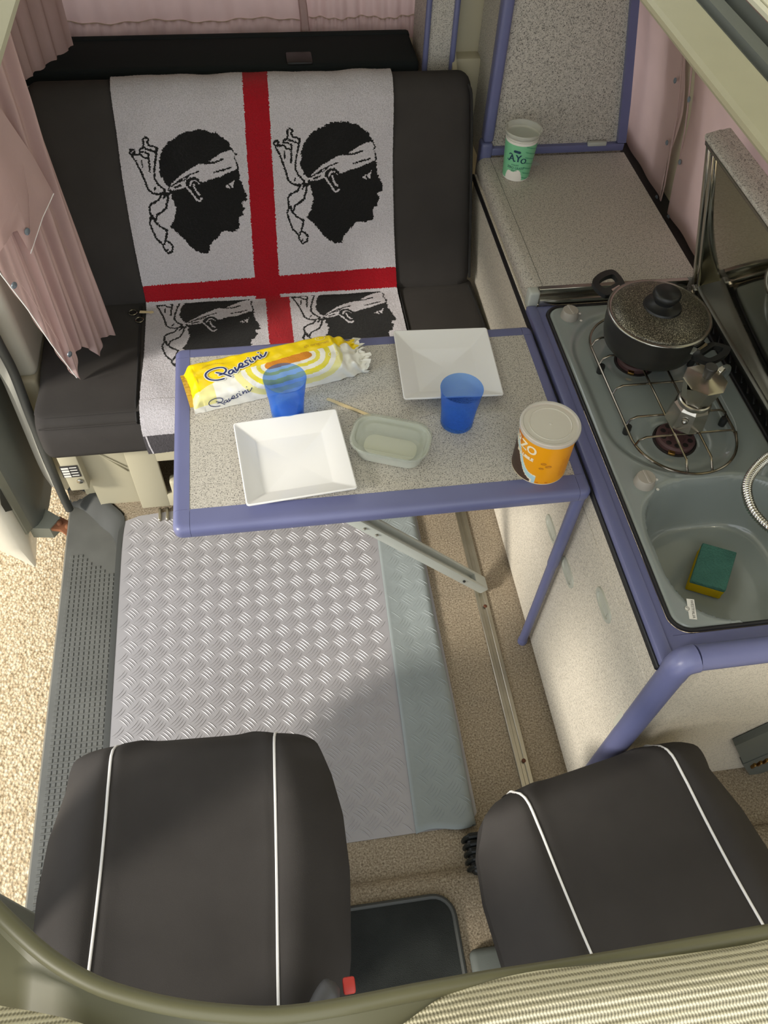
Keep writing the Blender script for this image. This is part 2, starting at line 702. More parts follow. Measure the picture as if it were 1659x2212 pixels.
b.loft([[(-.405, y, 1.362) for y in ys], [(-.393, y, 1.372) for y in ys], [(-.393, y, 1.382) for y in ys], [(-.41, y, 1.390) for y in ys], [(-.78, y, 1.42) for y in ys], [(-.78, y, 1.36) for y in ys], [(-.405, y, 1.362) for y in ys]], False)
b.build('side_frame', 'roof_beige', ce)

# front lip of the roof opening with its edge trim and knitted lining
lipu = [(-120, 1820), (-60, 1892), (0, 1960), (100, 2052), (200, 2112), (300, 2146), (400, 2167), (500, 2178), (600, 2181), (720, 2166), (900, 2131), (1050, 2104), (1200, 2081), (1400, 2048), (1659, 2003), (1800, 1978)]
A = [P(u, v + 12, 2, 1.385) for u, v in lipu]
b = B()
b.tube(smooth_path(A, 4), .0050, 10)
b.build('edge_trim', 'olive_trim', ce)
b = B()
A2 = smooth_path(A, 3)
b.loft([[p + np.array([0, 0, -.004]) for p in A2], [p + np.array([0, -.012, -.012]) for p in A2], [np.array([p[0], -.75, 1.36]) for p in A2]], False)
b.build('front_lip', 'olive_trim', ce)
knitpx = [(760, 2290), (870, 2212), (960, 2150), (1060, 2112), (1160, 2090), (1300, 2076), (1450, 2060), (1600, 2040), (1659, 2026), (1800, 2000)]
K = smooth_path([P(u, v, 2, 1.388) for u, v in knitpx], 4)
b = B()
rings = []
nk = 46
for j in range(nk + 1):
    t = j / nk
    rings.append([np.array([p[0], p[1] - .10 * t, 1.386 + .03 * math.sin(min(1, t * 4) * math.pi / 2) + .0009 * math.sin(j * 2.1)]) for p in K])
b.loft(rings, False)
kn = b.build('knit_lining', 'knit', ce, ang=80)
kn['label'] = 'pale ribbed knitted lining bulging over the lip'
b = B()
kl = smooth_path([P(u, v, 2, 1.388) for u, v in [(-90, 2150), (0, 2172), (90, 2188), (180, 2212), (260, 2260)]], 4)
b.loft([[np.array([p[0], p[1] - .08 * t, 1.386 + .02 * math.sin(min(1, t * 4) * math.pi / 2)]) for p in kl] for t in np.linspace(0, 1, 20)], False)
b.build('knit_lining', 'knit', ce, ang=80)

# ------------------------------------------------------------------ sliding door, slid back outside
d1 = thing('door_1', (-.85, .9, -.2), 'grey trimmed sliding door slid back beside the seat bench', None, kind='structure')


def vprism(bb, poly, z0, z1, bev=.008):
    c = np.mean(np.array(poly), 0)
    sh = lambda k: [tuple(c + (np.array(p) - c) * k) for p in poly]
    L = max(np.ptp(np.array(poly), 0))
    k = 1 - 2 * bev / L
    bb.loft([[(x, y, z0) for x, y in sh(k)], [(x, y, z0 + bev) for x, y in poly], [(x, y, z1) for x, y in poly]], True, True, True)


b = B()
vprism(b, [(-.800, .992), (-.806, .93), (-.818, .905), (-.838, .890), (-.86, .895), (-.92, 1.9), (-.80, 1.9)], -.13, 1.25, .03)
b.build('inner_panel', 'grey_trim', d1, ang=50)
b = B()
vprism(b, [(-.832, .895), (-.842, .872), (-.858, .868), (-.862, .90), (-.85, .92)], -.10, 1.25, .004)
b.build('panel_edge', 'grey_trim_light', d1)
b = B()
pol = [(-.850, .90), (-.848, .862), (-.872, .838), (-.935, .842), (-.975, .90), (-.985, 1.9), (-.93, 1.9)]
b.loft([[(-.86, .86, -.235), (-.858, .85, -.235), (-.862, .845, -.24), (-.885, .862, -.24), (-.92, .92, -.235), (-.96, 1.9, -.22), (-.93, 1.9, -.22)], [(x, y, -.12) for x, y in pol], [(x, y, 1.25) for x, y in pol]], True, True, True)
b.build('outer_skin', 'body_metal', d1, ang=50)
b = B()
b.loft([[P(u, v, 0, -.846) for u, v in ((0, 1048), (14, 1048), (42, 1098))], [P(u, v, 0, -.846) for u, v in ((0, 1075), (2, 1090), (12, 1106))]], False)
b.build('edge_pad', 'rubber', d1)
b = B()
q = [P(u, v, 2, -.10) for u, v in ((96, 1098), (130, 1118), (107, 1142), (62, 1141))]
b.loft([[p for p in q], [p + np.array([0, 0, -.05]) for p in q]], True, True, True)
b.build('arm_cover', 'grey_trim_light', d1)
b = B()
q = [P(u, v, 2, -.105) for u, v in ((108, 1142), (129, 1115), (158, 1130), (150, 1160), (130, 1144))]
b.loft([[p for p in q], [p + np.array([0, 0, -.012]) for p in q]], True, True, True)
arm = b.build('guide_arm', 'rust', d1)
for (u, v) in ((128, 1129), (146, 1136)):
    c = P(u, v, 2, -.10)
    b = B()
    b.lathe([(.009, -.106), (.009, -.101), (.006, -.096), (.0, -.094)], c, 12)
    b.build('bolt', 'rust', arm)
b = B()
q = [P(u, v, 0, -.815) for u, v in ((106, 1018), (110, 1030), (101, 1090), (96, 1060))]
b.loft([[p for p in q], [p + np.array([-.02, .02, 0]) for p in q]], True, True, True)
b.build('edge_strip', 'brass', d1)

# ------------------------------------------------------------------ step sill with its moulded corner
ts = thing('trim_1', (-.62, .3, -.05), 'dark grey plastic step sill with a grid tread along the door opening', None, kind='structure')
zt = -.045
XL = float((P(149, 1154, 2, zt)[0] + P(84, 1700, 2, zt)[0]) / 2)
redge = [P(u, v, 2, zt) for u, v in [(168, 1098), (186, 1108), (216, 1138), (249, 1178)]]
rx = float(P(240, 1400, 2, zt)[0])
redge += [np.array([rx, y, zt]) for y in (.55, .3, .0, -.27)]
b = B()
b.add([(XL, .93, zt), (XL + .10, .93, zt)] + [tuple(p + np.array([.016, .012, 0])) for p in redge] + [(XL, -.27, zt)], [tuple(range(len(redge) + 3))])
# outer drop of the sill
b.loft([[(XL, .93, zt), (XL, -.27, zt)], [(XL - .008, .93, zt - .012), (XL - .008, -.27, zt - .012)], [(XL - .008, .93, -.32), (XL - .008, -.27, -.32)]], False)
b.build('tread', 'sill_plastic', ts, recalc=False)
rim = [P(u, v, 2, .004) for u, v in [(150, 1052), (176, 1050), (200, 1062), (232, 1085), (260, 1108), (268, 1124), (264, 1150)]]
rim += [np.array([-.536, y, .004]) for y in (.70, .55, .3, .0, -.27)]
rim = smooth_path(rim, 4)
rim2 = [p + np.array([-.012 if i > 10 else -.006, -.008 if i < 22 else 0, -.002]) for i, p in enumerate(rim)]
re_ = smooth_path([redge[0] + np.array([-.02, .01, 0])] + redge, 6)


def resample(pts, n):
    pts = np.array(pts)
    d = np.r_[0, np.cumsum(np.linalg.norm(np.diff(pts, axis=0), axis=1))]
    t = np.linspace(0, d[-1], n)
    return [np.array([np.interp(s, d, pts[:, k]) for k in range(pts.shape[1])]) for s in t]


r1, r2, r3 = resample(rim, 60), resample(rim2, 60), [p + np.array([0, 0, -.003]) for p in resample(re_, 60)]
b = B()
b.loft([[p + np.array([.006, .004, -.03]) for p in r1], [p + np.array([.003, .002, 0]) for p in r1], r1, r2, r3], False)
b.build('moulding', 'rubber', ts, ang=60)
b = B()
nx = 10
x0, x1 = XL + .012, rx - .004
for j in range(66):
    y = .735 - j * .0152
    for i in range(nx):
        x = x0 + (x1 - x0) * (i + .5) / nx
        if y > .66 and x > rx - .02 - (y - .66) * 1.0:
            continue
        hw = .0054
        b.add([(x - hw, y - hw, zt), (x + hw, y - hw, zt), (x + hw, y + hw, zt), (x - hw, y + hw, zt),
               (x - hw * .8, y - hw * .8, zt + .0022), (x + hw * .8, y - hw * .8, zt + .0022), (x + hw * .8, y + hw * .8, zt + .0022), (x - hw * .8, y + hw * .8, zt + .0022)],
              [(4, 5, 6, 7), (0, 1, 5, 4), (1, 2, 6, 5), (2, 3, 7, 6), (3, 0, 4, 7)])
b.build('tread_pads', 'sill_plastic', ts, False, kind='stuff')

# ------------------------------------------------------------------ floor rail
tr = thing('trim_2', (.4726, .5, 0), 'aluminium floor rail let into the carpet along the kitchen', None, kind='structure')
b = B()
for s in (-1, 1):
    b.box(.4726 + s * .0105 - .0058, .4726 + s * .0105 + .0058, -.26, 1.0, 0, .006, .0015, 1)
b.build('rail_flange', 'aluminium', tr)
b = B()
b.box(.4676, .4776, -.26, 1.0, 0.0005, .0022)
b.build('rail_groove', 'aluminium', tr)
for y in (.77, .50, .40, -.04):
    b = B()
    b.lathe([(.0055, .0062), (.004, .0072), (0, .0074)], (.4770, y), 10)
    b.build('rust_spot', 'rust_spot', tr)
for y0, y1 in ((.395, .445), (-.26, -.075)):
    b = B()
    b.add([(p[0], p[1], .0024) for p in rrect(.4655, .4797, y0, y1, .006, 4)], [tuple(range(20))])
    b.build('rail_slot', 'aluminium', tr)

# ------------------------------------------------------------------ vinyl mat with tread bars and its folded flap
mt = thing('floor_mat', (-.1, .32, 0), 'grey vinyl floor mat with tread plate bars and one side folded over', 'mat')
MT = .003
b = B()
out = [(-.534, -.175), (.335, -.172), (.337, .82), (-.40, .835), (-.52, .825), (-.536, .80), (-.533, .45), (-.538, .2)]
out = resample(out + [out[0]], 80)[:-1]
b.loft([[(p[0], p[1], .0003) for p in out], [(p[0], p[1], MT) for p in out]], True, False, True)
b.build('sheet', 'mat_vinyl', mt)


def bars(xmin, xmax, ymin, ymax, hfun, height, skip=None):
    bb = B()
    L = .0505
    sh = 4
    for j in range(-5, 28):
        for i in range(-15, 13):
            for kind in (0, 1):
                cx = i * L + kind * L / 2 + .011
                cy = j * L + kind * L / 2 - .01
                ang = R(-45) if kind == 0 else R(45)
                ca, sa = math.cos(ang), math.sin(ang)
                for k in range(sh):
                    o = (k - 1.5) * .0080
                    bx, by = cx - sa * o, cy + ca * o
                    hl = .0180
                    pts = []
                    ok = True
                    for t in (-1, -.5, 0, .5, 1):
                        wd = .0019 * (1 - t * t) + .0002
                        bow = .0022 * (1 - t * t) * (1 if kind == 0 else -1)
                        px, py = bx + ca * hl * t - sa * bow, by + sa * hl * t + ca * bow
                        if not (xmin < px < xmax and ymin < py < ymax) or (skip and skip(px, py)):
                            ok = False
                            break
                        pts.append((px, py, wd))
                    if not ok:
                        continue
                    rings = []
                    for px, py, wd in pts:
                        z = hfun(px, py)
                        rings.append([(px + sa * wd, py - ca * wd, z - .0002), (px, py, z + height * min(1, wd / .0012)), (px - sa * wd, py + ca * wd, z - .0002)])
                    bb.loft(rings, False)
    return bb


flapx = lambda y: .182 + .028 * (y + .177) / .934
bars(-.530, .30, -.172, .82, lambda x, y: MT, .0013, lambda x, y: x > flapx(y) - .002).build('tread_bars', 'mat_vinyl', mt, kind='stuff')


def flap_z(x, y):
    t = (x - flapx(y)) / (.337 - flapx(y))
    t = min(1, max(0, t))
    return .0075 + .020 * t ** 1.5 + .0025 * math.sin(y * 13) * t * (1 - t) * 4


b = B()
rings = []
for y in np.linspace(-.176, .825, 60):
    row = []
    for t in np.linspace(0, .9, 14):
        x = flapx(y) + t * (.325 - flapx(y))
        row.append((x, y + .006 * math.sin(t * 6) * (1 if y < 0 else .2), flap_z(x, y)))
    zt2 = row[-1][2]
    xe = row[-1][0]
    for a in np.linspace(0, math.pi, 9)[1:]:
        r = (zt2 - MT) / 2
        row.append((xe + math.sin(a) * r * 1.6, y, MT + r + math.cos(a) * r))
    rings.append(row)
b.loft(rings, False)
fo = b.build('folded_flap', 'mat_under', mt, ang=70)
md = fo.modifiers.new('thick', 'SOLIDIFY')
md.thickness = .0025
md.offset = -1
bars(.20, .325, -.165, .815, flap_z, .0008, lambda x, y: x < flapx(y) + .006).build('flap_bars', 'mat_under', mt, kind='stuff')

# cab floor mat and small floor parts
b = B()
fm = rrect(-.045, .235, -.75, -.316, .045, 6)
b.loft([[(x, y, .0225) for x, y in fm], [(x, y, .030) for x, y in fm]], True, False, True)
cm = thing('cab_mat', (.05, -.5, .022), 'black carpet mat with bound edge on the cab floor', 'mat')
b.build('pile', 'carpet_black', cm)
b = B()
b.tube([(x, y, .029) for x, y in fm], .0058, 8, True)
b.build('bound_edge', 'rubber', cm)
vb = thing('ribbed_cover', (.345, -.235, 0), 'black ribbed plastic cover on the carpet beside the right front seat', 'cover')
b = B()
b.box(.292, .350, -.286, -.196, 0, .045, .012, 3)
b.build('cover_body', 'black_trim', vb)
for k in range(5):
    b = B()
    y = -.208 - k * .016
    b.tube([(.288, y, .01), (.290, y, .036), (.298, y, .047), (.32, y, .05), (.349, y, .05)], .0058, 8)
    b.build('rib', 'grille_black', vb)
b = B()
b.box(.25, .345, -.62, -.43, .022, .05, .015, 3)
o = b.build('seat_rail_cover', 'grey_trim', None, label='dark grey plastic seat rail cover on the cab carpet', category='cover')


# ================================================================== kitchen block
kt = thing('kitchen_cabinet', (.58, .6, 0), 'speckled kitchen base cabinet with blue edging along the van side', 'cabinet')


def panel(x0, x1, y0, y1, z0, z1, name, mat, parent, bev=.0012):
    bb = B()
    bb.box(x0, x1, y0, y1, z0, z1, bev, 1)
    return bb.build(name, mat, parent)


def pull(y, z, parent, L=.041, H=.0205):
    bb = B()
    n = 20
    def ring(kx, kz, x):
        return [(x, y + L * kx * np.sign(math.cos(a)) * abs(math.cos(a)) ** .7, z + H * kz * np.sign(math.sin(a)) * abs(math.sin(a)) ** .8) for a in np.linspace(0, 2 * math.pi, n + 1)[:-1]]
    bb.loft([ring(1, 1, .5755), ring(.97, .95, .5715), ring(.78, .68, .5712), ring(.74, .62, .5745)], True, False, True)
    h = bb.build('handle', 'pull_grey', parent, label='pale grey recessed pull')
    bb = B()
    bb.box(.5735, .5745, y - L * .55, y - L * .05, z - H * .5, z + H * .45, .001, 1)
    bb.build('finger_slot', 'pull_grey', h)


doors = [(.3085, .829, [(.372, .407)]), (-.118, .3065, [(.243, .419), (.084, .547)])]
for y0, y1, hp in doors:
    dd = panel(.575, .593, y0, y1, .012, .6105, 'door', 'laminate_door', kt)
    for hp_ in hp:
        pull(hp_[0], hp_[1], dd)
panel(.575, .593, -.118, .829, .612, .668, 'fascia', 'laminate_door', kt)
panel(.575, .593, .831, 1.432, .012, .687, 'side_panel', 'laminate_door', kt)
panel(.59, 1.06, -.127, -.112, .0, .69, 'end_panel', 'laminate_door', kt)
panel(.606, 1.06, .835, .85, .3, .686, 'divider', 'laminate_door', kt)
b = B()
b.box(.5695, .577, -.118, 1.44, .669, .684, .002, 1)
b.build('seal_strip', 'gasket', kt)
b = B()
b.box(.5735, .599, -.118, .8315, .682, .7005, .004, 2)
b.build('front_ledge', 'blue', kt)
b = B()
b.box(.598, .6142, -.10, .8315, .672, .6955, .001, 1)
b.build('inner_ledge', 'blue', kt)
for cy_, yo_, a0_ in ((-.0605 + .036, -.0674, 180), (.8215 - .036, .8313, 180)):
    sg = -1 if yo_ < 0 else 1
    arc_ = [(.6205 + .036 + .0440 * math.cos(R(180 + sg * -1 * t)), cy_ + .0440 * math.sin(R(180 - sg * t))) for t in range(0, 91, 10)]
    b = B()
    b.prism([(.6125, yo_), (.6125, cy_)] + arc_[0:] + [(.6205 + .036, yo_)], .676, .6952)
    b.build('ledge_corner', 'blue', kt)
b = B()
b.box(.585, 1.06, -.111, -.0672, .672, .6962, .003, 2)
b.build('cross_ledge', 'blue', kt)
# blue corner post and grab rail
b = B()
b.tube([(.592, -.132, 0), (.592, -.132, .705)], .0235, 16)
b.build('corner_post', 'blue', kt)
b = B()
b.tube(smooth_path([(.592, -.132, .69), (.592, -.132, .715), (.600, -.131, .728), (.618, -.130, .732)], 5), .0245, 16)
b.build('corner_cap', 'blue', kt, label='scuffed moulded corner cap')
b = B()
b.tube([(.618, -.130, .732), (1.06, -.130, .732)], .0225, 16)
b.build('top_rail', 'blue', kt)
b = B()
b.box(.574, .580, -.125, -.105, .40, .46, .002, 1)
b.build('latch', 'beige_light', kt)

# ------------------------------------------------------------------ enamel hob and sink unit
hb = thing('hob_sink_unit', (.80, .38, .70), 'grey enamel hob and sink unit set into the kitchen worktop', 'hob')
TX0, TX1, TY0, TY1, TR, TZ = .6205, .9835, -.0605, .8215, .036, .7005
HC = ((.783, .628), (.790, .385))
SKC, SKH = (.812, .105), (.168, .162)


def tray_z(x, y):
    z = TZ
    # basin around the two burners
    yy = min(max(y, .43), .645)
    dd = math.hypot((x - .785) / 1.0, (y - yy)) - .140
    t = min(1, max(0, .5 - dd / .022))
    z -= .010 * t * t * (3 - 2 * t)
    for cx, cy in HC:
        r = math.hypot(x - cx, y - cy)
        t = min(1, max(0, (.082 - r) / .035))
        z -= .006 * t * t * (3 - 2 * t)
    # sink bowl
    q = (abs((x - SKC[0]) / SKH[0]) ** 2.9 + abs((y - SKC[1]) / SKH[1]) ** 2.9) ** (1 / 2.9)
    q2 = (1 - q)
    if q2 > -.06:
        lip = min(1, max(0, (q2 + .06) / .06))
        z -= .004 * lip * lip * (3 - 2 * lip)
    if q2 > 0:
        t = min(1, q2 / .26)
        z -= .125 * (1 - (1 - t) ** 2.6) + .008 * min(1, q2)
    return z


nx, ny = 110, 250
b = B()


def tray(a, c):
    x = TX0 + (TX1 - TX0) * a
    y = TY0 + (TY1 - TY0) * c
    px, py = x, y
    for cx, cy, sx, sy in ((TX0 + TR, TY0 + TR, -1, -1), (TX0 + TR, TY1 - TR, -1, 1)):
        if (x - cx) * sx > 0 and (y - cy) * sy > 0:
            dx, dy = x - cx, y - cy
            m = max(abs(dx), abs(dy))
            r = math.hypot(dx, dy)
            k = m / r
            px, py = cx + dx * k, cy + dy * k
    d = min(px - TX0, py - TY0, TY1 - py, TX1 - px)
    for cx, cy, sx, sy in ((TX0 + TR, TY0 + TR, -1, -1), (TX0 + TR, TY1 - TR, -1, 1)):
        if (px - cx) * sx > 0 and (py - cy) * sy > 0:
            d = TR - math.hypot(px - cx, py - cy)
    e = max(0, min(1, d / .010))
    z = tray_z(px, py) - .007 * (1 - math.sqrt(max(0, 1 - (1 - e) ** 2)))
    return (px, py, z)


b.grid(tray, nx, ny)
b.build('enamel_tray', 'enamel', hb, ang=60)
b = B()
gk = [(x, y, .6962) for x, y in rrect(TX0 - .002, TX1 + .004, TY0 - .002, TY1 + .002, TR, 8)]
b.tube(gk, .0042, 8, True)
b.build('gasket', 'gasket', hb)
# black vent strip behind the tray, with its louvres
b = B()
b.box(.985, 1.028, -.06, .83, .672, .697, .002, 1)
vs = b.build('vent_strip', 'grille_black', hb)
for k in range(26):
    y = .80 - k * .033
    b = B()
    b.box(-.015, .015, -.0022, .0022, -.001, .0045, .0012, 1, mat=Matrix.Translation((1.0045, y, .698)) @ Matrix.Rotation(R(62), 4, 'Z'))
    b.build('louvre', 'bakelite', vs)


def knob(x, y, ang):
    bb = B()
    n = 24
    rr = lambda r, z: [(x + r * math.cos(R(15 * i)) , y + r * math.sin(R(15 * i)) , z) for i in range(n)]
    bb.loft([rr(.0215, TZ), rr(.0215, TZ + .003), rr(.0190, TZ + .019), rr(.0178, TZ + .0205), rr(.010, TZ + .0206)], True, False, True)
    k = bb.build('knob', 'knob_plastic', hb, ang=30)
    bb = B()
    bb.box(-.003, .003, -.017, .017, TZ + .0195, TZ + .0235, .0012, 1, mat=Matrix.Translation((x, y, 0)) @ Matrix.Rotation(R(ang), 4, 'Z'))
    bb.build('grip', 'knob_plastic', k, ang=30)
    for da in (-25, 25):
        bb = B()
        cx, cy = x + .030 * math.cos(R(ang - 20 + da)), y + .030 * math.sin(R(ang - 20 + da))
        bb.lathe([(.0032, TZ), (.0032, TZ + .0008)], (cx, cy), 10, False, True)
        bb.build('mark', 'sticker', k)


knob(.667, .782, 10)
knob(.675, .268, 5)


def burner(cx, cy):
    z0 = TZ - .016
    bb = B()
    bb.lathe([(.047, z0 - .001), (.047, z0 + .003), (.043, z0 + .004), (.043, z0 + .0015), (0, z0 + .0015)], (cx, cy), 36)
    br = bb.build('burner', 'burner_dark', hb)
    bb = B()
    bb.lathe([(.041, z0 + .002), (.0415, z0 + .011), (.038, z0 + .0155), (.020, z0 + .0155), (.018, z0 + .012), (0, z0 + .012)], (cx, cy), 36)
    bb.build('burner_ring', 'burner_cap', br)
    for k in range(10):  # dark discs laid on the ring, painting the shade inside the flame holes
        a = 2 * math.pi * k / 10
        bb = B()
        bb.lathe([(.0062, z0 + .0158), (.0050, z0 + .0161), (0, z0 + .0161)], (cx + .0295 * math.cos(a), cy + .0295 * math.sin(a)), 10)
        bb.build('port_shade_disc', 'burner_dark', br)
    bb = B()
    bb.box(-.012, .002, -.006, .006, 0, .006, .001, 1, mat=Matrix.Translation((cx - .018, cy - .040, z0 + .004)) @ Matrix.Rotation(R(-25), 4, 'Z'))
    bb.build('igniter', 'brass', br)


for c in HC:
    burner(*c)

# sticker on the sink edge
so_, sx_ = P(1494, 1316, 2, TZ), P(1497, 1337, 2, TZ) - P(1491, 1297, 2, TZ)
sx_ = sx_ / np.linalg.norm(sx_)
sy_ = np.array([-sx_[1], sx_[0], 0])
sf_ = lambda a, c, h=.0006: tuple(so_ + sx_ * a + sy_ * c + np.array([0, 0, h]))
b = B()
b.add([sf_(-.021, -.007), sf_(.021, -.007), sf_(.021, .007), sf_(-.021, .007)], [(0, 1, 2, 3)])
ring = [sf_(.0055 * math.cos(a), -.0078 + .0055 * math.sin(a), .0007) for a in np.linspace(0, 2 * math.pi, 17)[:-1]]
b.add(ring, [tuple(range(16))])
stk = b.build('maker_sticker', 'sticker', hb, recalc=False, label='small white maker sticker with a round emblem')
vs_, fs_ = text_mesh('WESTFALIA', .0073)
b = B()
b.add([sf_(v[0], v[1] + .0018, .0010) for v in vs_], fs_)
for r0, a0, a1 in ((.0042, 20, 200), (.0042, 200, 380), (.002, 60, 240)):
    ribbon2d(b, [(r0 * math.cos(R(t)), -.0088 + r0 * math.sin(R(t))) for t in np.linspace(a0, a1, 10)], .0007, lambda p, q: sf_(p, q, .0011))
b.build('lettering', 'ink', stk, False, recalc=False)

# wire pan grate
gr = thing('pan_grate', (.79, .5, TZ), 'steel wire pan grate over the two burners', 'grate')
gx0, gx1, gy0, gy1, gz = .682, .912, .270, .762, TZ + .011
loop = []
for i in range(64):
    a = 2 * math.pi * i / 64
    cy = (.655 if math.sin(a) > 0 else .385)
    cx = (gx0 + gx1) / 2
    ry = (gy1 - .655) if math.sin(a) > 0 else (.385 - gy0)
    loop.append((cx + (gx1 - gx0) / 2 * math.cos(a), cy + ry * math.sin(a), gz))
b = B()
b.tube(loop, .0030, 8, True)
b.build('outer_wire', 'wire', gr)
gt = TZ + .0335
for y in (.668, .608, .513, .420, .362):
    hw = .0
    lx = gx0 + (0 if .385 < y < .655 else .004)
    b = B()
    b.tube([(gx0 + .002, y - .004, gz), (gx0 + .008, y - .002, gz + .014), (gx0 + .022, y, gt - .003), (gx0 + .05, y, gt - .003)] + [(gx1 - .05, y, gt - .003), (gx1 - .022, y, gt - .003), (gx1 - .008, y - .002, gz + .014), (gx1 - .002, y - .004, gz)], .0024, 8)
    b.build('cross_wire', 'wire', gr)
for x in (.764, .8175):
    b = B()
    b.tube([(x + .004, gy0 + .004, gz), (x, gy0 + .010, gz + .012), (x, gy0 + .022, gt), (x, gy1 - .022, gt), (x, gy1 - .010, gz + .012), (x + .004, gy1 - .004, gz)], .0026, 8)
    b.build('long_wire', 'wire', gr)
for x, y in ((gx0 + .006, .598), (gx0 + .006, .412), (gx1 - .006, .412), (gx1 - .006, .598)):
    b = B()
    b.lathe([(.0075, max(tray_z(x + dx_, y + dy_) for dx_ in (-.009, 0, .009) for dy_ in (-.009, 0, .009)) + .0004), (.0085, TZ + .003), (.0075, TZ + .012), (0, TZ + .0125)], (x, y), 14)
    b.build('rubber_foot', 'bakelite', gr)

# ------------------------------------------------------------------ raised lid over the hob, mirror-bright inside
ld = thing('hob_cover', (1.005, .4, .715), 'raised hob lid with bright steel inside and speckled laminate back', 'lid')
H0 = np.array([1.006, 0, .712])
T0 = np.array([.897, 0, 1.092])
LL = np.linalg.norm(T0 - H0)
dl = (T0 - H0) / LL
nl = np.array([dl[2], 0, -dl[0]])
LY0, LY1 = -.055, .853


def lp(s, y, o):
    p = H0 + dl * s + nl * o
    return (p[0], y, p[2])


def lbox(s0, s1, y0, y1, o0, o1, name, mat, bev=.0015, label=None):
    bb = B()
    Mx = Matrix(((dl[0], 0, nl[0], H0[0]), (0, 1, 0, 0), (dl[2], 0, nl[2], H0[2]), (0, 0, 0, 1)))
    bb.box(s0, s1, y0, y1, o0, o1, bev, 2, mat=Mx)
    o = bb.build(name, mat, ld)
    if label:
        o['label'] = label
    return o


lbox(.02, LL - .004, LY0 + .01, LY1 - .012, .004, .008, 'mirror_sheet', 'mirror_steel')
lbox(.0, LL - .006, LY1 - .012, LY1, -.004, .010, 'edge_strip', 'chrome')
lbox(.0, LL - .02, LY1 - .030, LY1 - .013, -.001, .007, 'edge_strip', 'chrome')
lbox(LL - .012, LL - .002, LY0, LY1 + .002, -.006, .006, 'top_strip', 'steel')
lbox(.0, .022, LY0, LY1 - .02, -.006, .010, 'bottom_strip', 'steel_brushed')
lbox(.006, .026, LY1 - .045, LY1 - .022, -.014, -.005, 'hinge', 'steel')
lbox(.002, LL + .012, LY0, LY1 + .004, .009, .047, 'laminate_core', 'laminate', .006)
lbox(LL - .001, LL + .013, LY0, LY1 + .005, -.008, .03, 'front_nosing', 'laminate', .005)

# ------------------------------------------------------------------ worktop lid beside the wardrobe
wt = thing('worktop', (.8, 1.15, .69), 'speckled worktop lid between the hob and the wardrobe', 'worktop')
pr = [(1.012, .735), (.613, .735)]
for a in range(0, 91, 10):
    pr.append((.600 - .022 * math.sin(R(a)), .711 + .0235 * math.cos(R(a))))
pr += [(.578, .694), (.582, .688), (1.012, .688)]
b = B()
b.prism(pr, .858, 1.4325, 1)
b.build('slab', 'laminate', wt, ang=50)
b = B()
b.tube([(.614, .859, .7352), (.614, 1.432, .7352)], .0007, 5)
b.build('joint_line', 'sill_plastic', wt)
b = B()
b.box(.604, .985, .845, .858, .716, .7352, .001, 1)
b.box(.604, .985, .829, .846, .6975, .714, .002, 2)
b.build('steel_edge', 'steel', wt)
b = B()
b.box(.604, .985, .840, .850, .711, .718)
b.build('edge_groove', 'steel_brushed', wt)
b = B()
b.box(.5765, .604, .832, .860, .688, .7355, .006, 3)
b.build('end_cap', 'alu_paint', wt, label='grey moulded end cap')
c = P(1150, 353, 2, .7355)
b = B()
hd = [(c[0] + .020 * math.cos(R(t)), c[1] - .012 + .026 * math.sin(R(t)), .7357) for t in range(0, 181, 12)]
b.add(hd, [tuple(range(len(hd)))])
fp = b.build('finger_pull', 'alu_paint', wt, recalc=False)
b = B()
b.box(c[0] - .016, c[0] + .014, c[1] - .012, c[1] - .006, .7355, .7363)
b.build('pull_slot', 'alu_paint', fp)

# ------------------------------------------------------------------ wardrobe with curved side
wd = thing('wardrobe', (.8, 1.5, .735), 'tall speckled wardrobe with blue edging and a curved side', 'wardrobe')
YW = 1.447
inr = [P(u, v, 1, YW) for u, v in ((1332, 305), (1336, 270), (1341, 220), (1348, 150), (1355, 70), (1361, 0))]
out_ = [P(u, v, 1, YW) for u, v in ((1350, 305), (1354, 270), (1360, 220), (1366, 150), (1373, 70), (1379, 0))]


def extend(pts, zt):
    pts = [(p[0], p[2]) for p in pts]
    (xa, za), (xb, zb) = pts[-2], pts[-1]
    k = (xb - xa) / (zb - za)
    while pts[-1][1] < zt:
        z = pts[-1][1] + .06
        k *= 1.15
        pts.append((pts[-1][0] + k * .06, z))
    return pts


inr, out_ = extend(inr, 1.36), extend(out_, 1.36)
b = B()
pl = [(.605, .755)] + [(inr[0][0], .755)] + inr + [(.605, inr[-1][1])]
b.prism(pl, YW + .004, YW + .02, 1)
b.build('door', 'laminate', wd, label='speckled door panel')
b = B()
b.prism([(.597, .70), (1.02, .70)] + out_ + [(.597, out_[-1][1])], YW + .02, 1.80, 1)
b.build('body', 'laminate', wd)
b = B()
b.box(.590, .619, YW - .012, YW + .03, .775, 1.38, .009, 3)
b.build('corner_trim', 'blue', wd)
b = B()
b.box(.586, .620, YW - .014, YW + .03, .66, .774, .009, 3)
b.build('corner_trim', 'blue', wd)
b = B()
b.box(.618, out_[0][0] - .003, YW - .010, YW + .02, .737, .7585, .003, 2)
b.build('bottom_trim', 'blue', wd)
b = B()
y0, y1 = YW - .010, YW + .03
n = min(len(inr), len(out_))
I0 = [(p[0], y0, p[1]) for p in inr[:n]]
O0 = [(p[0], y0, p[1]) for p in out_[:n]]
b.loft([[(x, y1, z) for x, y, z in I0], I0, O0, [(x, y1, z) for x, y, z in O0]], False)
b.build('curved_trim', 'blue', wd)
b = B()
c = P(1290, 311, 1, YW - .011)
b.box(c[0] - .028, c[0] + .028, YW - .014, YW - .002, c[2] - .006, c[2] + .006, .003, 2)
b.build('door_catch', 'alu_paint', wd)

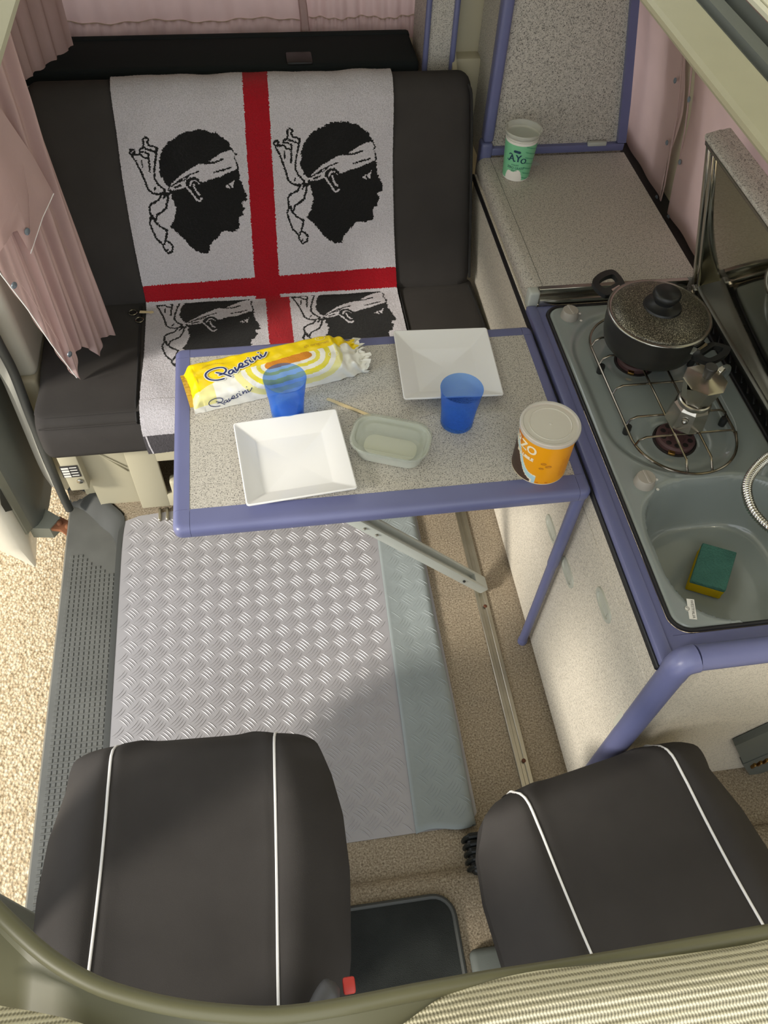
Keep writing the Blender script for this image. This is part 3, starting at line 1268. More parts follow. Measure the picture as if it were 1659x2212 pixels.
# rear cabinet edge beside the bench top
rc = thing('rear_cabinet', (.46, 1.7, .6), 'narrow rear cabinet behind the bench with two blue corner posts', 'cabinet')
b = B()
b.box(.440, .508, 1.592, 1.80, .60, 1.37, .002, 1)
b.build('body', 'laminate', rc)
for x in (.437, .512):
    b = B()
    b.tube([(x, 1.588, .60), (x, 1.588, 1.37)], .0078, 12)
    b.build('corner_post', 'blue', rc)
b = B()
b.box(.52, .60, 1.64, 1.70, .60, 1.37, .01, 2)
b.box(.52, .60, 1.60, 1.70, .60, .93, .01, 2)
b.prism([(1.47, .83), (1.50, .83), (1.66, .96), (1.66, 1.00)], .512, .524, 0)
b.build('trim_3', 'beige_panel', None, kind='structure', label='beige trim behind the bench beside the wardrobe')

# ================================================================== bench
bn = thing('bench_seat', (-.05, 1.1, 0), 'black cloth rear bench seat on a beige base', 'bench')
BACK = [(1.575, .83), (1.568, .880), (1.548, .918), (1.516, .938), (1.484, .934), (1.458, .912), (1.446, .890), (1.245, .470)]
SEAT = [(1.232, .448), (1.20, .446), (.865, .444), (.832, .437), (.808, .418), (.797, .388), (.795, .335)]


def loft_x(bb, prof, x0, x1, r, n=5, bow=0):
    """closed (y,z) profile drawn along x with rounded ends"""
    prof = [np.array(p, float) for p in prof]
    c = np.mean(prof, 0)
    rings = []
    xs = []
    for i in range(n + 1):
        a = math.pi / 2 * i / n
        xs.append((x0 + r * (1 - math.sin(a)), r * (1 - math.cos(a))))
    mid = []
    for i in range(n, -1, -1):
        mid.append((x0 + r * (1 - math.sin(math.pi / 2 * i / n)), 0))
    seq = [(x0 + r * (1 - math.cos(math.pi / 2 * i / n)), r * (1 - math.sin(math.pi / 2 * i / n))) for i in range(n + 1)]
    seq += [(x0 + r + (x1 - x0 - 2 * r) * k / 8, 0) for k in range(1, 8)]
    seq += [(x1 - xx + x0, ins) for xx, ins in seq[:n + 1][::-1]]
    for x, ins in seq:
        ring = []
        for p in prof:
            d = p - c
            L = np.linalg.norm(d)
            q = c + d * max(.0, (L - ins) / L)
            ring.append((x, q[0], q[1]))
        rings.append(ring)
    bb.loft(rings, True, True, True)


b = B()
pb = smooth_path(BACK[:7], 6) + [np.array(BACK[7]), np.array([1.25, .42]), np.array([1.36, .41]), np.array([1.49, .70])]
loft_x(b, pb, -.605, .548, .035)
b.build('backrest', 'seat_cloth', bn, ang=75)
b = B()
ps = smooth_path(SEAT, 6) + [np.array([.80, .322]), np.array([.86, .312]), np.array([1.30, .312]), np.array([1.33, .40]), np.array([1.28, .446])]
loft_x(b, ps, -.660, .560, .03)
b.build('seat_cushion', 'seat_cloth', bn, ang=75)
# piping around the cushion fronts
def prof_at(path, off):
    pts = [np.array(p, float) for p in path]
    return pts
b = B()
b.tube([(-.645, .805, .426), (-.405, .805, .426)], .0022, 6)
b.tube([(.345, .805, .426), (.545, .805, .426)], .0022, 6)
b.build('seam', 'seat_cloth', bn)
b = B()
b.tube(smooth_path([(.533, 1.466, .925), (.543, 1.446, .888), (.546, 1.35, .695), (.548, 1.245, .472)], 5), .004, 6)
b.tube(smooth_path([(.548, 1.24, .445), (.557, 1.10, .440), (.560, .90, .436)], 5), .005, 6)
b.build('piping', 'piping_dark', bn)
for xx in (-.405, .338):
    b = B()
    pp = [np.array([xx + (.0 if i < 5 else .0), p[0] - .002, p[1] + .001]) for i, p in enumerate(SEAT[:5])]
    b.tube([(p[0], p[1], p[2]) for p in pp], .004, 6)
    b.build('piping', 'piping_dark', bn)
# base
b = B()
b.box(-.652, -.600, .845, 1.35, .125, .315, .004, 2)
b.box(-.648, -.602, .93, 1.35, .0, .13)
b.build('base_side', 'beige_panel', bn)
b = B()
b.prism([(.872, .31), (.885, .0), (1.3, .0), (1.3, .31)], -.602, -.46, 0)
b.build('base_web', 'beige_panel', bn)
bx = B()
# front panel with an opening
yF = .842
o0 = rrect(-.475, .5, .018, .312, .012, 4)
bx.box(-.475, -.392, yF, yF + .012, .018, .312, .004, 2)
bx.box(-.395, .50, yF, yF + .012, .225, .312, .004, 2)
bx.box(-.395, .50, yF, yF + .012, .018, .075, .004, 2)
bx.build('front_panel', 'beige_panel', bn)
b = B()
b.box(-.455, .50, yF + .33, yF + .34, .02, .31)
b.build('storage_recess', 'beige_panel', bn)
b = B()
b.box(-.378, .40, yF - .004, yF + .03, .068, .135, .01, 3)
b.build('storage_flap', 'beige_panel', bn)
b = B()
for z0, z1 in ((.175, .285), (.155, .262)):
    b.tube([(-.585 + (.285 - z1), .873, z1), (-.490, .877, z0)], .0035, 6)
b.build('pressed_rib', 'beige_panel', bn)
c = P(152, 1019, 1, .843)
b = B()
b.box(c[0] - .024, c[0] + .024, .8425, .8438, c[2] - .024, c[2] + .024)
pl_ = b.build('type_plate', 'ink', bn, label='small printed type plate')
b = B()
for k in range(4):
    b.box(c[0] - .021 + (0 if k else 0), c[0] - .002, .8418, .8426, c[2] + .018 - .011 * k - .007, c[2] + .018 - .011 * k)
    b.box(c[0] + .001, c[0] + .020, .8418, .8426, c[2] + .018 - .011 * k - .003, c[2] + .018 - .011 * k)
b.build('printed_rows', 'sticker', pl_)
c = P(173, 1040, 1, .842)
b = B()
b.loft([[(c[0] + r * math.cos(t), .845 - h, c[2] + r * math.sin(t)) for t in np.linspace(0, 2 * math.pi, 13)[:-1]] for r, h in ((.009, 0), (.009, .004), (.006, .006), (.0, .007))])
b.build('screw', 'steel', bn)
b = B()
for k in range(3):
    x = -.43 + k * .022
    b.box(x, x + .008, .80, .846, .0, .012, .002, 1)
b.build('seat_catch', 'aluminium', bn)

# parcel shelf behind the bench
sh = thing('parcel_shelf', (0, 1.7, .9), 'dark upholstered parcel shelf behind the bench back', 'shelf')
b = B()
b.box(-.66, .425, 1.60, 1.80, .885, .925, .012, 3)
b.box(-.66, .425, 1.765, 1.795, .60, .93, .01, 2)
b.build('board', 'shelf_cloth', sh)
c = P(645, 118, 2, .927)
b = B()
b.box(c[0] - .036, c[0] + .036, c[1] - .05, c[1] + .015, .918, .930, .006, 2)
b.build('latch', 'black_trim', sh)

# ------------------------------------------------------------------ towel
tw = thing('beach_towel', (-.03, 1.2, .45), 'white towel with a red cross and four black heads with headbands, draped on the bench', 'towel')
path = smooth_path([(1.58, .77)] + BACK[:7], 6) + [np.array(p) for p in resample([BACK[6], BACK[7]], 40)][1:]
path += smooth_path([BACK[7], (1.238, .458), (1.222, .4495), (1.20, .4475)] + [(y, .446) for y in np.linspace(1.15, .90, 8)] + SEAT[2:], 6)[1:]
path += [np.array([.796, .326])]
path = np.array(path)
cum = np.r_[0, np.cumsum(np.linalg.norm(np.diff(path, axis=0), axis=1))]
SL = cum[-1]


def s_of(y, z):
    """arc length of the towel path nearest to (y,z)"""
    a, c = path[:-1], path[1:]
    d = c - a
    t = np.clip((((np.array([y, z]) - a) * d).sum(1)) / ((d * d).sum(1) + 1e-12), 0, 1)
    q = a + d * t[:, None]
    e = ((q - np.array([y, z])) ** 2).sum(1)
    i = int(e.argmin())
    return cum[i] + t[i] * np.linalg.norm(d[i])


bd = np.array([0, BACK[6][0] - BACK[7][0], BACK[6][1] - BACK[7][1]])
bnrm = np.array([0, -bd[2], bd[1]])
bnrm /= np.linalg.norm(bnrm)
bp0 = np.array([0, BACK[7][0], BACK[7][1]]) + bnrm * .007


def back_xs(u, v):
    p = PP(u, v, bp0, bnrm)
    q = p - bnrm * .007
    return p[0], s_of(q[1], q[2])


def seat_xs(u, v):
    p = P(u, v, 2, .453)
    return p[0], s_of(p[1], .446)


s_cr = s_of(1.228, .451)
# outlines traced on the right-hand head
Zm = lambda pts: [back_xs(580 + a / 5.925, 250 + c / 5.925) for a, c in pts]
HEAD = [(510, 800), (455, 745), (440, 690), (415, 655), (400, 600), (420, 560), (410, 490), (440, 380), (480, 310), (540, 215), (620, 180), (690, 130), (780, 90), (870, 75), (985, 65), (1060, 100), (1140, 110), (1200, 165), (1280, 220), (1310, 290), (1335, 345), (1375, 390), (1350, 430), (1378, 490), (1388, 560), (1375, 585), (1390, 610), (1385, 690), (1420, 790), (1460, 900), (1460, 970), (1395, 985), (1400, 1020), (1420, 1045), (1415, 1080), (1395, 1110), (1395, 1160), (1350, 1170), (1345, 1210), (1335, 1230), (1345, 1260), (1340, 1310), (1310, 1340), (1250, 1360), (1130, 1350), (1110, 1360), (1085, 1410), (1020, 1470), (965, 1530), (940, 1635), (870, 1635), (800, 1605), (720, 1550), (650, 1460), (560, 1360), (490, 1300), (540, 1210), (565, 1110), (575, 1045), (550, 1010), (560, 980), (535, 940), (545, 890), (500, 860)]
BAND = [(510, 810), (560, 740), (620, 690), (700, 620), (800, 560), (870, 520), (930, 500), (1000, 505), (1015, 480), (1100, 420), (1200, 360), (1300, 330), (1325, 345), (1352, 395), (1334, 430), (1358, 490), (1366, 555), (1350, 575), (1250, 615), (1150, 665), (1040, 690), (940, 735), (900, 730), (870, 690), (820, 675), (770, 690), (730, 740), (725, 790), (640, 825), (540, 835)]
EYE = [(1190, 790), (1240, 760), (1300, 730), (1325, 690), (1312, 740), (1298, 805), (1280, 805), (1270, 780), (1255, 818), (1220, 800)]
WST = [([(725, 790), (790, 880), (845, 965), (880, 970), (902, 940)], 10), ([(770, 775), (790, 725), (830, 708), (868, 725), (885, 750)], 9), ([(815, 770), (835, 830), (860, 880), (882, 892)], 10)]
BST = [([(1010, 490), (1090, 490), (1200, 445)], 8), ([(1080, 610), (1190, 580), (1295, 548)], 7), ([(540, 790), (680, 690), (780, 640), (890, 598)], 6), ([(620, 740), (720, 700), (760, 660)], 6), ([(585, 800), (660, 775)], 8), ([(735, 770), (745, 720), (790, 688), (840, 685), (880, 715), (900, 745)], 12), ([(1250, 768), (1262, 792)], 7),
       ([(455, 830), (380, 760), (345, 690), (345, 600), (365, 480), (390, 360), (405, 310), (370, 280), (310, 270), (290, 230), (310, 190), (270, 165), (240, 190), (245, 240), (240, 290), (195, 315), (190, 345), (250, 350), (295, 375), (290, 480), (290, 600)], 9),
       ([(400, 300), (390, 360), (330, 330), (260, 310)], 9), ([(195, 380), (90, 385), (65, 360), (80, 325), (120, 320), (125, 360), (100, 385)], 9),
       ([(90, 400), (140, 490), (190, 620), (230, 740), (250, 820), (300, 870), (380, 890), (430, 870)], 9), ([(200, 385), (230, 420), (290, 435)], 8), ([(205, 460), (208, 540)], 7),
       ([(455, 830), (450, 880), (505, 880)], 13), ([(470, 880), (435, 935)], 9), ([(410, 890), (370, 960), (280, 1010), (250, 1050), (260, 1150), (300, 1220), (360, 1290), (450, 1345), (430, 1440), (402, 1520)], 9),
       ([(490, 900), (480, 980), (450, 1070), (400, 1110), (340, 1150), (315, 1230)], 9), ([(260, 1180), (240, 1250), (270, 1350), (310, 1450), (380, 1520), (400, 1590), (440, 1635), (490, 1610), (505, 1540), (470, 1500), (430, 1480)], 9), ([(330, 830), (345, 800)], 8), ([(285, 1160), (300, 1195)], 7), ([(425, 1605), (440, 1590)], 8)]
px = abs(back_xs(701, 400)[0] - back_xs(700, 400)[0]) / 5.925
HEADc, BANDc, EYEc = Zm(HEAD), Zm(BAND), Zm(EYE)
WSTc = [(Zm(a), w_ * px * 1.15) for a, w_ in WST]
BSTc = [(Zm(a), w_ * px * 1.35) for a, w_ in BST]
kn2 = np.array(back_xs(658, 393))
kn1 = np.array(back_xs(357, 413))
kn3 = np.array(seat_xs(394, 704))
kn4 = np.array(seat_xs(691, 686))
TX = (-.392, .327)
NU, NV = 330, 620
us = np.linspace(TX[0], TX[1], NU + 1)
ss = np.linspace(.0, SL, NV + 1)
uc, sc = (us[:-1] + us[1:]) / 2, (ss[:-1] + ss[1:]) / 2
Xg, Sg = np.meshgrid(uc, sc)
rag = lambda: np.kron(rng.normal(0, .0010, (NV // 2 + 1, NU // 3 + 1)), np.ones((2, 3)))[:NV, :NU] + rng.normal(0, .0004, (NV, NU))
Xr, Sr = Xg + rag(), Sg + rag()
Xj, Sj = Xg + rng.normal(0, .0005, Xg.shape), Sg + rng.normal(0, .0005, Xg.shape)
cls = np.zeros(Xg.shape, int)
for kn_, lo, hi in ((kn2, 0, s_cr), (kn1, 0, s_cr), (kn3, s_cr, 9), (kn4, s_cr, 9)):
    dx, ds = kn_ - kn2
    zone = (Sg >= lo) & (Sg < hi)
    X, S = Xj - dx, Sj - ds
    h = inside(HEADc, Xr - dx, Sr - ds)
    blk = h & ~inside(BANDc, X, S) & ~inside(EYEc, X, S)
    for l_, w_ in WSTc:
        blk &= ~near(l_, X, S, w_)
    for l_, w_ in BSTc:
        blk |= near(l_, X, S, w_)
    cls[blk & zone] = 2
# red cross
ra, rb_ = [back_xs(u, 200)[0] for u in (525, 580)], [back_xs(u, 600)[0] for u in (550, 603)]
ta = (Sg - back_xs(525, 200)[1]) / (back_xs(550, 600)[1] - back_xs(525, 200)[1])
xl = ra[0] + (rb_[0] - ra[0]) * ta
xr = ra[1] + (rb_[1] - ra[1]) * ta
cls[(Xj > xl) & (Xj < xr) & (Sg < s_cr)] = 1
sa_, sb_ = [seat_xs(u, 680)[0] for u in (577, 629)], None
cls[(Xj > sa_[0]) & (Xj < sa_[1]) & (Sg >= s_cr) & (Sg < s_of(.83, .437))] = 1
tt = (Xg - TX[0]) / (TX[1] - TX[0])
s_top = back_xs(302, 619)[1] * (1 - tt) + back_xs(838, 577)[1] * tt
s_bot = back_xs(302, 656)[1] * (1 - tt) + back_xs(838, 624)[1] * tt
cls[(Sj > s_top) & (Sj < s_bot)] = 1
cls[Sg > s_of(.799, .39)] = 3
yy_ = np.interp(ss, cum, path[:, 0])
zz_ = np.interp(ss, cum, path[:, 1])
ty, tz = np.gradient(yy_, ss), np.gradient(zz_, ss)
tl = np.hypot(ty, tz)
# normal of the path, pointing to the room
ny_, nz_ = tz / tl, -ty / tl
verts = []
s_fr = s_of(.86, .444)
for j in range(NV + 1):
    for i in range(NU + 1):
        x, s = us[i], ss[j]
        e = .0062 + .0012 * math.sin(x * 23 + s * 9) + .0008 * math.sin(x * 57 - s * 31)
        top = math.exp(-((s - .33) / .10) ** 2)
        e += top * (.004 + .006 * max(0, math.sin(x * 17 + 1.2 + s * 10)) + .004 * math.sin(x * 41 + s * 25))
        e += .004 * (s > s_fr)
        verts.append((x + (.004 * math.sin(s * 9) if i in (0, NU) else 0), yy_[j] + ny_[j] * e, zz_[j] + nz_[j] * e))
vn = np.array(verts)
vn += rng.normal(0, .00035, vn.shape)
fs = [(j * (NU + 1) + i, j * (NU + 1) + i + 1, (j + 1) * (NU + 1) + i + 1, (j + 1) * (NU + 1) + i) for j in range(NV) for i in range(NU)]
b = B()
b.v = [tuple(p) for p in vn.tolist()]
b.f = fs
b.mi = cls.reshape(-1).tolist()
b.build('terry_cloth', ['towel_white', 'towel_red', 'towel_black', 'towel_dark'], tw, ang=180, recalc=False)
b = B()
hemp = [(TX[0], path[k][0] - .0, path[k][1]) for k in range(len(path)) if cum[k] > s_of(.80, .39)]
b.tube([(TX[0] + .004, .7875, .392), (TX[0] + .006, .7855, .36), (TX[0] + .010, .7865, .327)], .0035, 6)
b.build('hem', 'towel_white', tw)

# small metal buckles with a wooden tag on the bench
kb = thing('metal_buckle', P(298, 680, 2, .447), 'small round metal buckle with a wooden tag on the bench beside the towel', 'buckle')
for (u, v, r) in ((287, 675, .011), (301, 691, .0105)):
    c = P(u, v, 2, .452)
    b = B()
    b.tube([(c[0] + r * math.cos(t), c[1] + r * math.sin(t), .4515) for t in np.linspace(0, 2 * math.pi, 25)[:-1]], .0022, 6, True)
    b.build('ring', 'steel', kb)
    b = B()
    b.lathe([(r * .9, .447), (r * .8, .4515), (r * .3, .4535), (0, .454)], c, 18)
    b.build('disc', 'black_trim', kb)
b = B()
p0, p1 = P(302, 674, 2, .4575), P(332, 675, 2, .4600)
dv = (p1 - p0) / np.linalg.norm(p1 - p0)
sd = np.array([-dv[1], dv[0], 0])
L = np.linalg.norm(p1 - p0)
ol = [(0, .0045), (.3, .0045), (.6, .003), (.85, .0048), (1, .002)]
b.loft([[p0 + dv * L * t + sd * w_ for t, w_ in ol] + [p0 + dv * L * t - sd * w_ for t, w_ in ol[::-1]], [p0 + dv * L * t + sd * w_ + np.array([0, 0, .0016]) for t, w_ in ol] + [p0 + dv * L * t - sd * w_ + np.array([0, 0, .0016]) for t, w_ in ol[::-1]]], True, True, True)
b.build('tag', 'wood_stick', kb)

# ================================================================== table
tb = thing('folding_table', (.15, .5, 0), 'speckled folding table with blue edging in front of the bench', 'table')
X0, X1, Y0, Y1, ZT_ = -.2625, .567, .2575, .7635, .700
ix0, ix1, iy0, iy1 = -.2295, .5405, .305, .7295
b = B()
b.box(ix0 - .004, ix1 + .004, iy0 - .004, iy1 + .004, .672, ZT_)
b.build('tabletop', 'laminate', tb, False)
E_ = .0008
for nm, (a, c, d, e) in {'l': (X0, ix0, iy0, iy1), 'r': (ix1, X1, iy0, iy1), 'f': (ix0, ix1, Y0, iy0), 'b': (ix0, ix1, iy1, Y1)}.items():
    b = B()
    b.box(a, c, d, e, .664, ZT_ + E_, .0)
    # rounded outer edge
    b = B()
    ln = .034
    r = .014
    if nm in 'lr':
        s = -1 if nm == 'l' else 1
        xo, xi = (X0, ix0) if nm == 'l' else (X1, ix1)
        pf = [(xi, .665)] + [(xo - s * r + s * r * math.sin(R(t)), .679 - r * math.cos(R(t)) + (0 if t < 90 else .0075)) for t in range(0, 181, 15)] + [(xi, ZT_ + E_)]
        b.prism(pf, d + .0006, e - .0006, 1)
    else:
        s = -1 if nm == 'f' else 1
        yo, yi = (Y0, iy0) if nm == 'f' else (Y1, iy1)
        pf = [(yi, .665)] + [(yo - s * r + s * r * math.sin(R(t)), .679 - r * math.cos(R(t)) + (0 if t < 90 else .0075)) for t in range(0, 181, 15)] + [(yi, ZT_ + E_)]
        b.prism(pf, a + .0006, c - .0006, 0)
    b.build('edge_trim', 'blue', tb, ang=40)
for a, c, d, e in ((X0, ix0, Y0, iy0), (ix1, X1, Y0, iy0), (X0, ix0, iy1, Y1), (ix1, X1, iy1, Y1)):
    I_ = np.array([c if a == X0 else a, e if d == Y0 else d])
    O_ = np.array([a if a == X0 else c, d if d == Y0 else e])
    sx, sy = np.sign(O_ - I_)
    rc_ = .017
    ctr_ = O_ - np.array([sx, sy]) * rc_
    ol_ = [(O_[0], I_[1])] + [(ctr_[0] + sx * rc_ * math.cos(R(t)), ctr_[1] + sy * rc_ * math.sin(R(t))) for t in range(0, 91, 10)] + [(I_[0], O_[1])]
    w2 = np.abs(O_ - I_)
    b = B()
    rings = []
    for t in range(0, 181, 15):
        ins = .014 - .014 * math.sin(R(t))
        z = .679 - .014 * math.cos(R(t)) + (0 if t < 90 else .0075)
        rings.append([tuple(I_)+(z,)] + [(I_[0] + (p[0] - I_[0]) * (1 - ins / w2[0]), I_[1] + (p[1] - I_[1]) * (1 - ins / w2[1]), z + .0003) for p in ol_])
    b.loft(rings, True, True, True)
    b.build('corner_cap', 'blue', tb, ang=35)
b = B()
b.tube([(.5545, .282, .668), (.5545, .282, .40), (.5545, .282, .39), (.5545, .282, .012)], [.0135, .0135, .0115, .0115], 14)
lg = b.build('leg', 'blue', tb)
b = B()
b.lathe([(.0, 0), (.0125, .0), (.0130, .004), (.0130, .016), (.0116, .019)], (.5545, .282), 14)
b.build('foot', 'blue', lg)
# aluminium folding strut down to the floor rail
A0, A1 = Vector((.474, .46, .026)), Vector((-.125, .46, .662))
dx = (A1 - A0).normalized()
ux = Vector((0, 1, 0))
nx_ = dx.cross(ux)
if nx_.z < 0:
    nx_ = -nx_
Mx = Matrix(((dx.x, ux.x, nx_.x, A0.x), (dx.y, ux.y, nx_.y, A0.y), (dx.z, ux.z, nx_.z, A0.z), (0, 0, 0, 1)))
LS = (A1 - A0).length
st = thing('x', (0, 0, 0), None, None)
bpy.data.objects.remove(st)
b = B()
b.box(-.01, LS, -.020, .020, -.014, -.006, .002, 1, mat=Mx)
b.box(-.01, LS, -.022, -.011, -.014, .014, .004, 2, mat=Mx)
b.box(-.01, LS, .011, .022, -.014, .014, .004, 2, mat=Mx)
b.box(-.012, .045, -.021, .021, -.012, .0135, .003, 2, mat=Mx)
stt = b.build('strut', 'alu_paint', tb)
b = B()
b.box(.045, LS - .02, -.011, .011, -.007, -.003, mat=Mx)
b.build('strut_slot', 'alu_paint', stt)
for s_, off_ in ((.09, 0), (LS * .52, 0), (LS * .57, .0)):
    b = B()
    rr = [(.0, -.0235), (.0045, -.0235), (.0045, -.0215)]
    cc = Mx @ Vector((s_, -.0235, .001))
    b.lathe([(0, cc.z + .004), (.003, cc.z + .003), (.0045, cc.z), (.003, cc.z - .003), (0, cc.z - .004)], (cc.x, cc.y), 10)
    b.build('rivet', 'steel' if s_ > .1 else 'bakelite', stt)


# ------------------------------------------------------------------ plates
def plate(cx, cy, ang, half, label):
    t = thing('square_plate', (cx, cy, ZT_), label, 'plate', 'square white plates on the table')
    ca, sa = math.cos(R(ang)), math.sin(R(ang))

    def ring(h, z, r):
        return [(cx + x * ca - y * sa, cy + x * sa + y * ca, z) for x, y in rrect(-h, h, -h, h, r, 4)]
    z0 = ZT_ + .001
    bb = B()
    bb.loft([ring(.0, z0, .0), ring(.066, z0, .006), ring(.070, z0 + .0015, .006), ring(half - .003, z0 + .0215, .006), ring(half, z0 + .0235, .006), ring(half, z0 + .0258, .006), ring(half - .002, z0 + .0268, .005), ring(half - .005, z0 + .0255, .005), ring(.070, z0 + .0055, .004), ring(.066, z0 + .0045, .004), ring(.0, z0 + .0045, .0)])
    bb.build('dish', 'white_plate', t, ang=25)


plate(-.0215, .3975, 5.0, .1075, 'white square plate on the table edge below a blue tumbler')
plate(.335, .6295, -2.6, .1085, 'white square plate on the table beside the kitchen, under a tumbler rim')


# ------------------------------------------------------------------ tumblers
def tumbler(u, v, label):
    h = .100
    c = P(u, v, 2, ZT_ + h)
    t = thing('tumbler', (c[0], c[1], ZT_), label, 'tumbler', 'blue plastic tumblers on the table')
    bb = B()
    z = ZT_ + .001
    pr_ = [(0, z), (.0325, z), (.0345, z + .002), (.0350, z + .012), (.0372, z + .045), (.0410, z + .075), (.0436, z + h), (.0442, z + h + .0008), (.0436, z + h + .0014), (.0428, z + h), (.0402, z + .075), (.0364, z + .045), (.0342, z + .014), (.0325, z + .010), (0, z + .010)]
    bb.lathe(pr_, c, 48)
    bb.build('wall', 'blue_plastic', t, ang=60)


tumbler(615, 818, 'blue plastic tumbler between the yellow biscuit packet and a white plate')
tumbler(998, 840, 'blue plastic tumbler beside the orange barley coffee tub')

# ------------------------------------------------------------------ lidded food box
q = [P(u, v, 2, .745) for u, v in ((772, 892), (944, 912), (918, 1010), (746, 962))]
cx_ = sum(q) / 4
ex = ((q[1] - q[0]) + (q[2] - q[3])) / 2
ey = ((q[0] - q[3]) + (q[1] - q[2])) / 2
hx, hy = np.linalg.norm(ex) / 2, np.linalg.norm(ey) / 2
ex /= np.linalg.norm(ex)
ey = np.array([-ex[1], ex[0], 0])
bxr = lambda ix, z, r: [tuple(np.array([cx_[0], cx_[1], 0]) + ex * x + ey * y + np.array([0, 0, z])) for x, y in rrect(-hx + ix, hx - ix, -hy + ix, hy - ix, r, 7)]
fb = thing('food_box', (cx_[0], cx_[1], ZT_), 'lidded translucent plastic food box on the table', 'food box')
b = B()
z = ZT_ + .001
b.loft([bxr(.020, z, .025), bxr(.014, z + .003, .03), bxr(.006, z + .036, .036), bxr(.003, z + .040, .038), bxr(.0045, z + .040, .037), bxr(.0155, z + .005, .029), bxr(.022, z + .0035, .025)], True, True, True)
b.build('tub', 'frost', fb)
b = B()
b.loft([bxr(.001, z + .036, .040), bxr(.000, z + .0405, .040), bxr(.0015, z + .0450, .039), bxr(.006, z + .0465, .036), bxr(.010, z + .0455, .033), bxr(.0125, z + .0420, .031), bxr(.020, z + .0418, .026), bxr(.022, z + .0428, .025), bxr(.026, z + .0428, .022)], True, False, True)
b.build('lid', 'frost_lid', fb)
b = B()
b.loft([bxr(.030, z + .0055, .02), bxr(.028, z + .012, .02), bxr(.038, z + .016, .015)], True, True, True)
b.build('contents', 'canvas_white', fb, label='pale food inside the box')

# wooden stirrer
b = B()
p0, p1 = P(706, 861, 2, .703), P(800, 897, 2, .703)
dv = (p1 - p0) / np.linalg.norm(p1 - p0)
sd = np.array([-dv[1], dv[0], 0])
L = np.linalg.norm(p1 - p0)
ol = [(0, .0025), (.03, .004), (.5, .0034), (1, .003)]
lo = [p0 + dv * L * t + sd * w_ for t, w_ in ol] + [p0 + dv * L * t - sd * w_ for t, w_ in ol[::-1]]
b.loft([[np.array([p[0], p[1], .7008]) for p in lo], [np.array([p[0], p[1], .7030]) for p in lo]], True, True, True)
b.build('wooden_stirrer', 'wood_stick', None, label='thin wooden stirrer lying against the food box', category='stirrer')

# ------------------------------------------------------------------ printed round containers


def painted_lathe(prof_fn, c, z0, z1, nth, nz, classify, th0=0):
    bb = B()
    for j in range(nz + 1):
        z = z0 + (z1 - z0) * j / nz
        r = prof_fn(z)
        for i in range(nth):
            a = 2 * math.pi * i / nth
            bb.v.append((c[0] + r * math.cos(a), c[1] + r * math.sin(a), z))
    for j in range(nz):
        zc = z0 + (z1 - z0) * (j + .5) / nz
        for i in range(nth):
            a = 2 * math.pi * (i + .5) / nth
            k = (i + 1) % nth
            bb.f.append((j * nth + i, j * nth + k, (j + 1) * nth + k, (j + 1) * nth + i))
            d = (a - th0 + math.pi) % (2 * math.pi) - math.pi
            bb.mi.append(classify(d * prof_fn(zc), zc - z0))
    return bb


def wrap(c, th0, z0, rf, off=.0007, tilt=0):
    def f(a, h):
        ct, s_ = math.cos(tilt), math.sin(tilt)
        a, h = a * ct - h * s_, a * s_ + h * ct
        z = z0 + h
        r = rf(z) + off
        th = th0 + a / r
        return (c[0] + r * math.cos(th), c[1] + r * math.sin(th), z)
    return f


# barley coffee tub
oc = (.474, .342)
ob = thing('barley_tub', (oc[0], oc[1], ZT_), 'orange printed barley coffee tub with a milky lid on the table', 'tub')
th = math.atan2(CAM[1] - oc[1], CAM[0] - oc[0])
RO = .0555
zo0, zo1 = ZT_ + .001, ZT_ + .119


def orzo_cls(a, h):
    # wave stripe and coffee photograph run up to the left
    f = .008 + (.070 * (1 / (1 + math.exp((a + .034) / .0095))))
    f2 = f + .012
    if h < .0015:
        return 4
    if a > .004:
        return 0
    if h < f - .003 and a < -.006:
        return 3
    if h < f and a < -.002:
        return 4
    if h < f2:
        return 2
    if h < f2 + .0022:
        return 4
    if a < -.045 and h > .085:
        return 1
    return 0


ob_th = th - R(2)
pl2 = painted_lathe(lambda z: RO, oc, zo0, zo1, 200, 72, orzo_cls, ob_th)
pl2.build('printed_wall', ['can_orange', 'can_orange_deep', 'can_blue', 'can_brown', 'can_cream'], ob, ang=50, recalc=False)
b = B()
b.lathe([(RO + .0005, zo1 - .007), (RO + .0040, zo1 - .006), (RO + .0042, zo1 + .001), (RO + .003, zo1 + .0035), (RO - .001, zo1 + .0035), (RO - .004, zo1 + .0015), (RO - .0125, zo1 + .0012), (RO - .014, zo1 + .0024), (RO - .016, zo1 + .0012), (.003, zo1 + .0012), (.002, zo1 + .0024), (0, zo1 + .0026)], oc, 56)
b.build('lid', 'lid_milky', ob, ang=20)
b = B()
b.lathe([(RO - .001, zo0), (0, zo0)], oc, 40)
b.lathe([(RO - .001, zo1 - .006), (RO - .008, zo1 - .012), (0, zo1 - .012)], oc, 40)
b.build('end_discs', 'can_cream', ob)
wf = wrap(oc, ob_th, ZT_, lambda z: RO)
b = B()
for s_, off_, siz, dh in (('ORZO', -.0475, .0285, .088), ('SOLUBILE', -.032, .0105, .0650)):
    vs_, fs_ = text_mesh(s_, siz)
    for bold in ((0, 0), (.0012, 0), (0, .0010), (.0012, .0010), (.0006, .0016), (-.0006, .0005)):
        b.add([wrap(oc, ob_th, ZT_, lambda z: RO, .0006 + (bold[0] + bold[1]) * .1)(off_ + (v[0] + bold[0]) * .98, dh + v[1] + bold[1]) for v in vs_], fs_)
b.build('lettering', 'can_cream', ob, False, recalc=False)
b = B()
